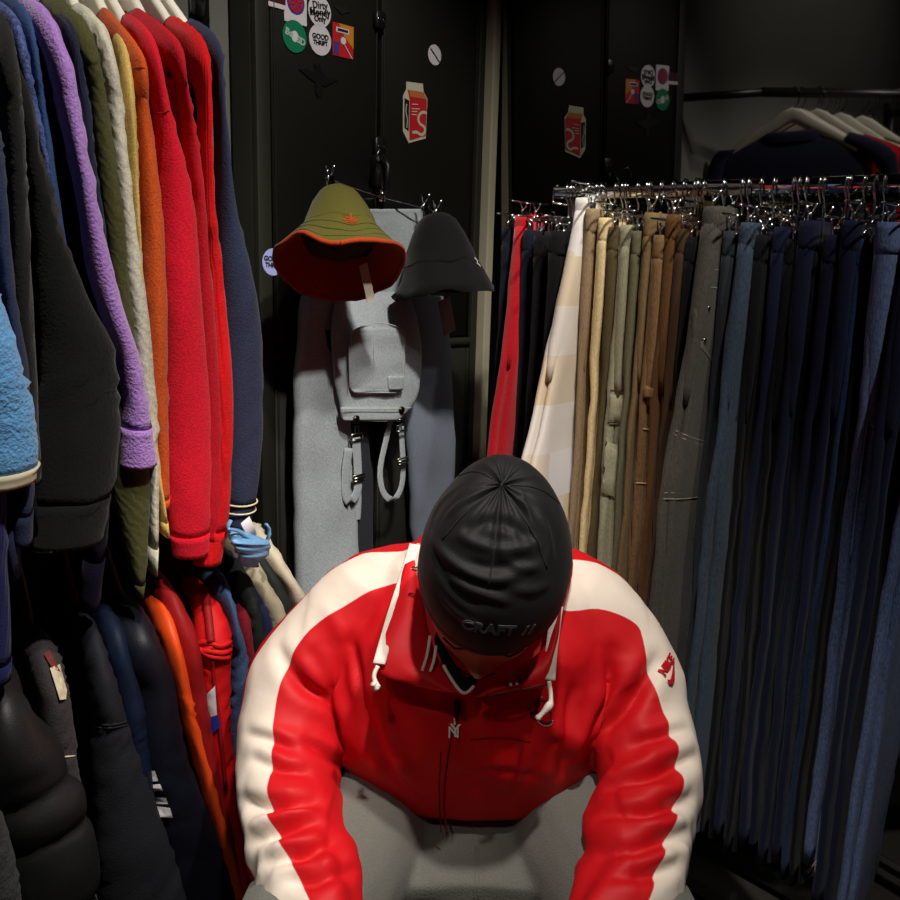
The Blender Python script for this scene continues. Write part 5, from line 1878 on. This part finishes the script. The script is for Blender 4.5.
# trousers and shoes ----------------------------------------------------
m_trs = fabric('grey cotton twill', (114, 114, 108), .9, 420, .3, .18, .1)
tv = [loft([ringx((BX, 1.30, .475), .16, .12), ringx((BX, 1.29, .53), .195, .16), ringx((BX, 1.26, .585), .20, .17), ringx((BX, 1.25, .62), .18, .15), ringx((BX, 1.24, .66), .165, .14)])]
tv.append(loft([ell(V3((BX, 1.2 - .03 * i, .555 - .002 * i)), V3((1, 0, 0)), .10, UP, .055 - .0045 * i, 20) for i in range(9)]))
for s in (-1, 1):
    tv.append(limb([(hip[s], .105), (hip[s].lerp(kne[s], .3), .098), (hip[s].lerp(kne[s], .65), .092), (kne[s], .074), (kne[s].lerp(ank[s], .15) + V3((0, -.01, 0)), .074), (kne[s].lerp(ank[s], .5), .070), (ank[s] + UP * .02, .064)]))
Pt, Nt, Ft = remesh(tv, .006, 8, .5)
dt = np.array([.006 * noise.noise(V3((p[0] * 10, p[1] * 7, p[2] * 10))) + .003 * noise.noise(V3((p[0] * 26, p[1] * 14, p[2] * 20))) for p in Pt])
Ptd = Pt + Nt * dt[:, None]
tr_o = obj('trousers', (Ptd.tolist(), Ft), m_trs, man, 'grey trousers')
bvt = BVHTree.FromPolygons(Ptd.tolist(), Ft)


def thit(x, y):
    h = bvt.ray_cast(CAMP, ray(x, y).normalized())
    return h[0] if h[0] is not None else at(x, y, .95)


for pts in (((476, 846), (476, 870), (474, 900)), ((479, 846), (479, 870), (478, 900))):
    obj('stitching', tube([thit(x, y) for x, y in resample([tuple(map(float, c)) for c in pts], 14)], .0009, 6), m_trs, tr_o)
m_shoe = fabric('black shoe leather', (24, 24, 26), .5, 300, .2)
for s in (-1, 1):
    a = ank[s]
    so_ = obj('shoe', loft([ell(a + V3((s * .03 * g_, .075 - .28 * g_, -.045 - .01 * g_)), V3((1, 0, 0)), w_, UP, h_, 18, .8) for g_, w_, h_ in ((0, .02, .02), (.06, .036, .034), (.3, .042, .045), (.55, .046, .038), (.8, .048, .030), (.95, .040, .022), (1, .02, .012))]), m_shoe, man)
    obj('sole', loft([[V3((p.x, p.y, z_)) for p in [a + V3((s * .03 * (.5 - .5 * math.cos(t_)) + .047 * math.sin(t_) * (.9), .075 - .28 * (.5 - .5 * math.cos(t_)), 0)) for t_ in [2 * math.pi * k / 24 for k in range(24)]]] for z_ in (.003, .028)]), m_white, so_)
# stool under him
sk = thing('stool', 'low black stool under the seated person', 'stool', V3((BX, 1.31, 0)))
obj('seat', loft([ell(V3((BX, 1.31, z_)), V3((1, 0, 0)), r_, V3((0, 1, 0)), r_, 36) for z_, r_ in ((.405, .16), (.41, .168), (.432, .168), (.44, .16))]), m_blk, sk)
for k in range(4):
    a = R(45 + 90 * k)
    obj('leg', tube([V3((BX + .11 * math.cos(a), 1.31 + .11 * math.sin(a), .41)), V3((BX + .16 * math.cos(a), 1.31 + .16 * math.sin(a), .0))], .011, 10), m_steel, sk)

# ------------------------------------------------------------------ light
def spot(name, loc, tgt, power, size, blend, col=(1, .93, .84), rad=.04):
    l = bpy.data.lights.new(name, 'SPOT')
    l.energy = power
    l.spot_size = R(size)
    l.spot_blend = blend
    l.color = col
    l.shadow_soft_size = rad
    o = bpy.data.objects.new(name, l)
    COL.objects.link(o)
    o.location = loc
    o.rotation_euler = (V3(tgt) - V3(loc)).to_track_quat('-Z', 'Y').to_euler()
    return o


spot('ceiling_spot_person', (.12, .33, 2.65), (.05, 1.08, .78), 112, 36, .6)
spot('ceiling_spot_knitwear', (.55, .25, 2.65), (-.42, 1.0, 1.25), 125, 46, .6)
spot('ceiling_spot_trousers', (.42, .55, 2.65), (.22, 1.6, 1.32), 90, 31, .9)
spot('ceiling_spot_lockers', (.32, .55, 2.65), (-.18, 1.85, 1.35), 75, 38, .8)
spot('added_fill_jeans', (.95, .15, 2.65), (.52, 1.35, 1.15), 52, 34, .9)  # added fill, brightens the jeans at the right end of the rail
spot('added_wall_wash', (-.30, .75, 2.65), (-.95, 1.25, 1.95), 17, 70, .9)  # added wash so the left wall reads grey in the mirror
spot('added_fill_front', (-.45, -.55, 2.6), (.04, 1.0, .8), 24, 26, .9)  # added weak frontal fill for the shadowed chest and face
w = bpy.data.worlds.new('world')
scn.world = w
w.use_nodes = True
w.node_tree.nodes['Background'].inputs[0].default_value = (.9, .95, 1, 1)
w.node_tree.nodes['Background'].inputs[1].default_value = .03
scn.view_settings.view_transform = 'Standard'
scn.view_settings.look = 'None'
scn.view_settings.gamma = 1
scn.view_settings.use_curve_mapping = False
scn.view_settings.exposure = 0

# the shop stands square to the axes: the locker wall runs along Y
SQ = Matrix.Rotation(R(41), 4, 'Z')
for me in bpy.data.meshes:
    me.transform(SQ)
for o in list(scn.objects):
    if o.parent is None:
        if o.type in ('CAMERA', 'LIGHT'):
            o.matrix_world = SQ @ o.matrix_basis
        else:
            o.location = SQ @ V3(o.location)
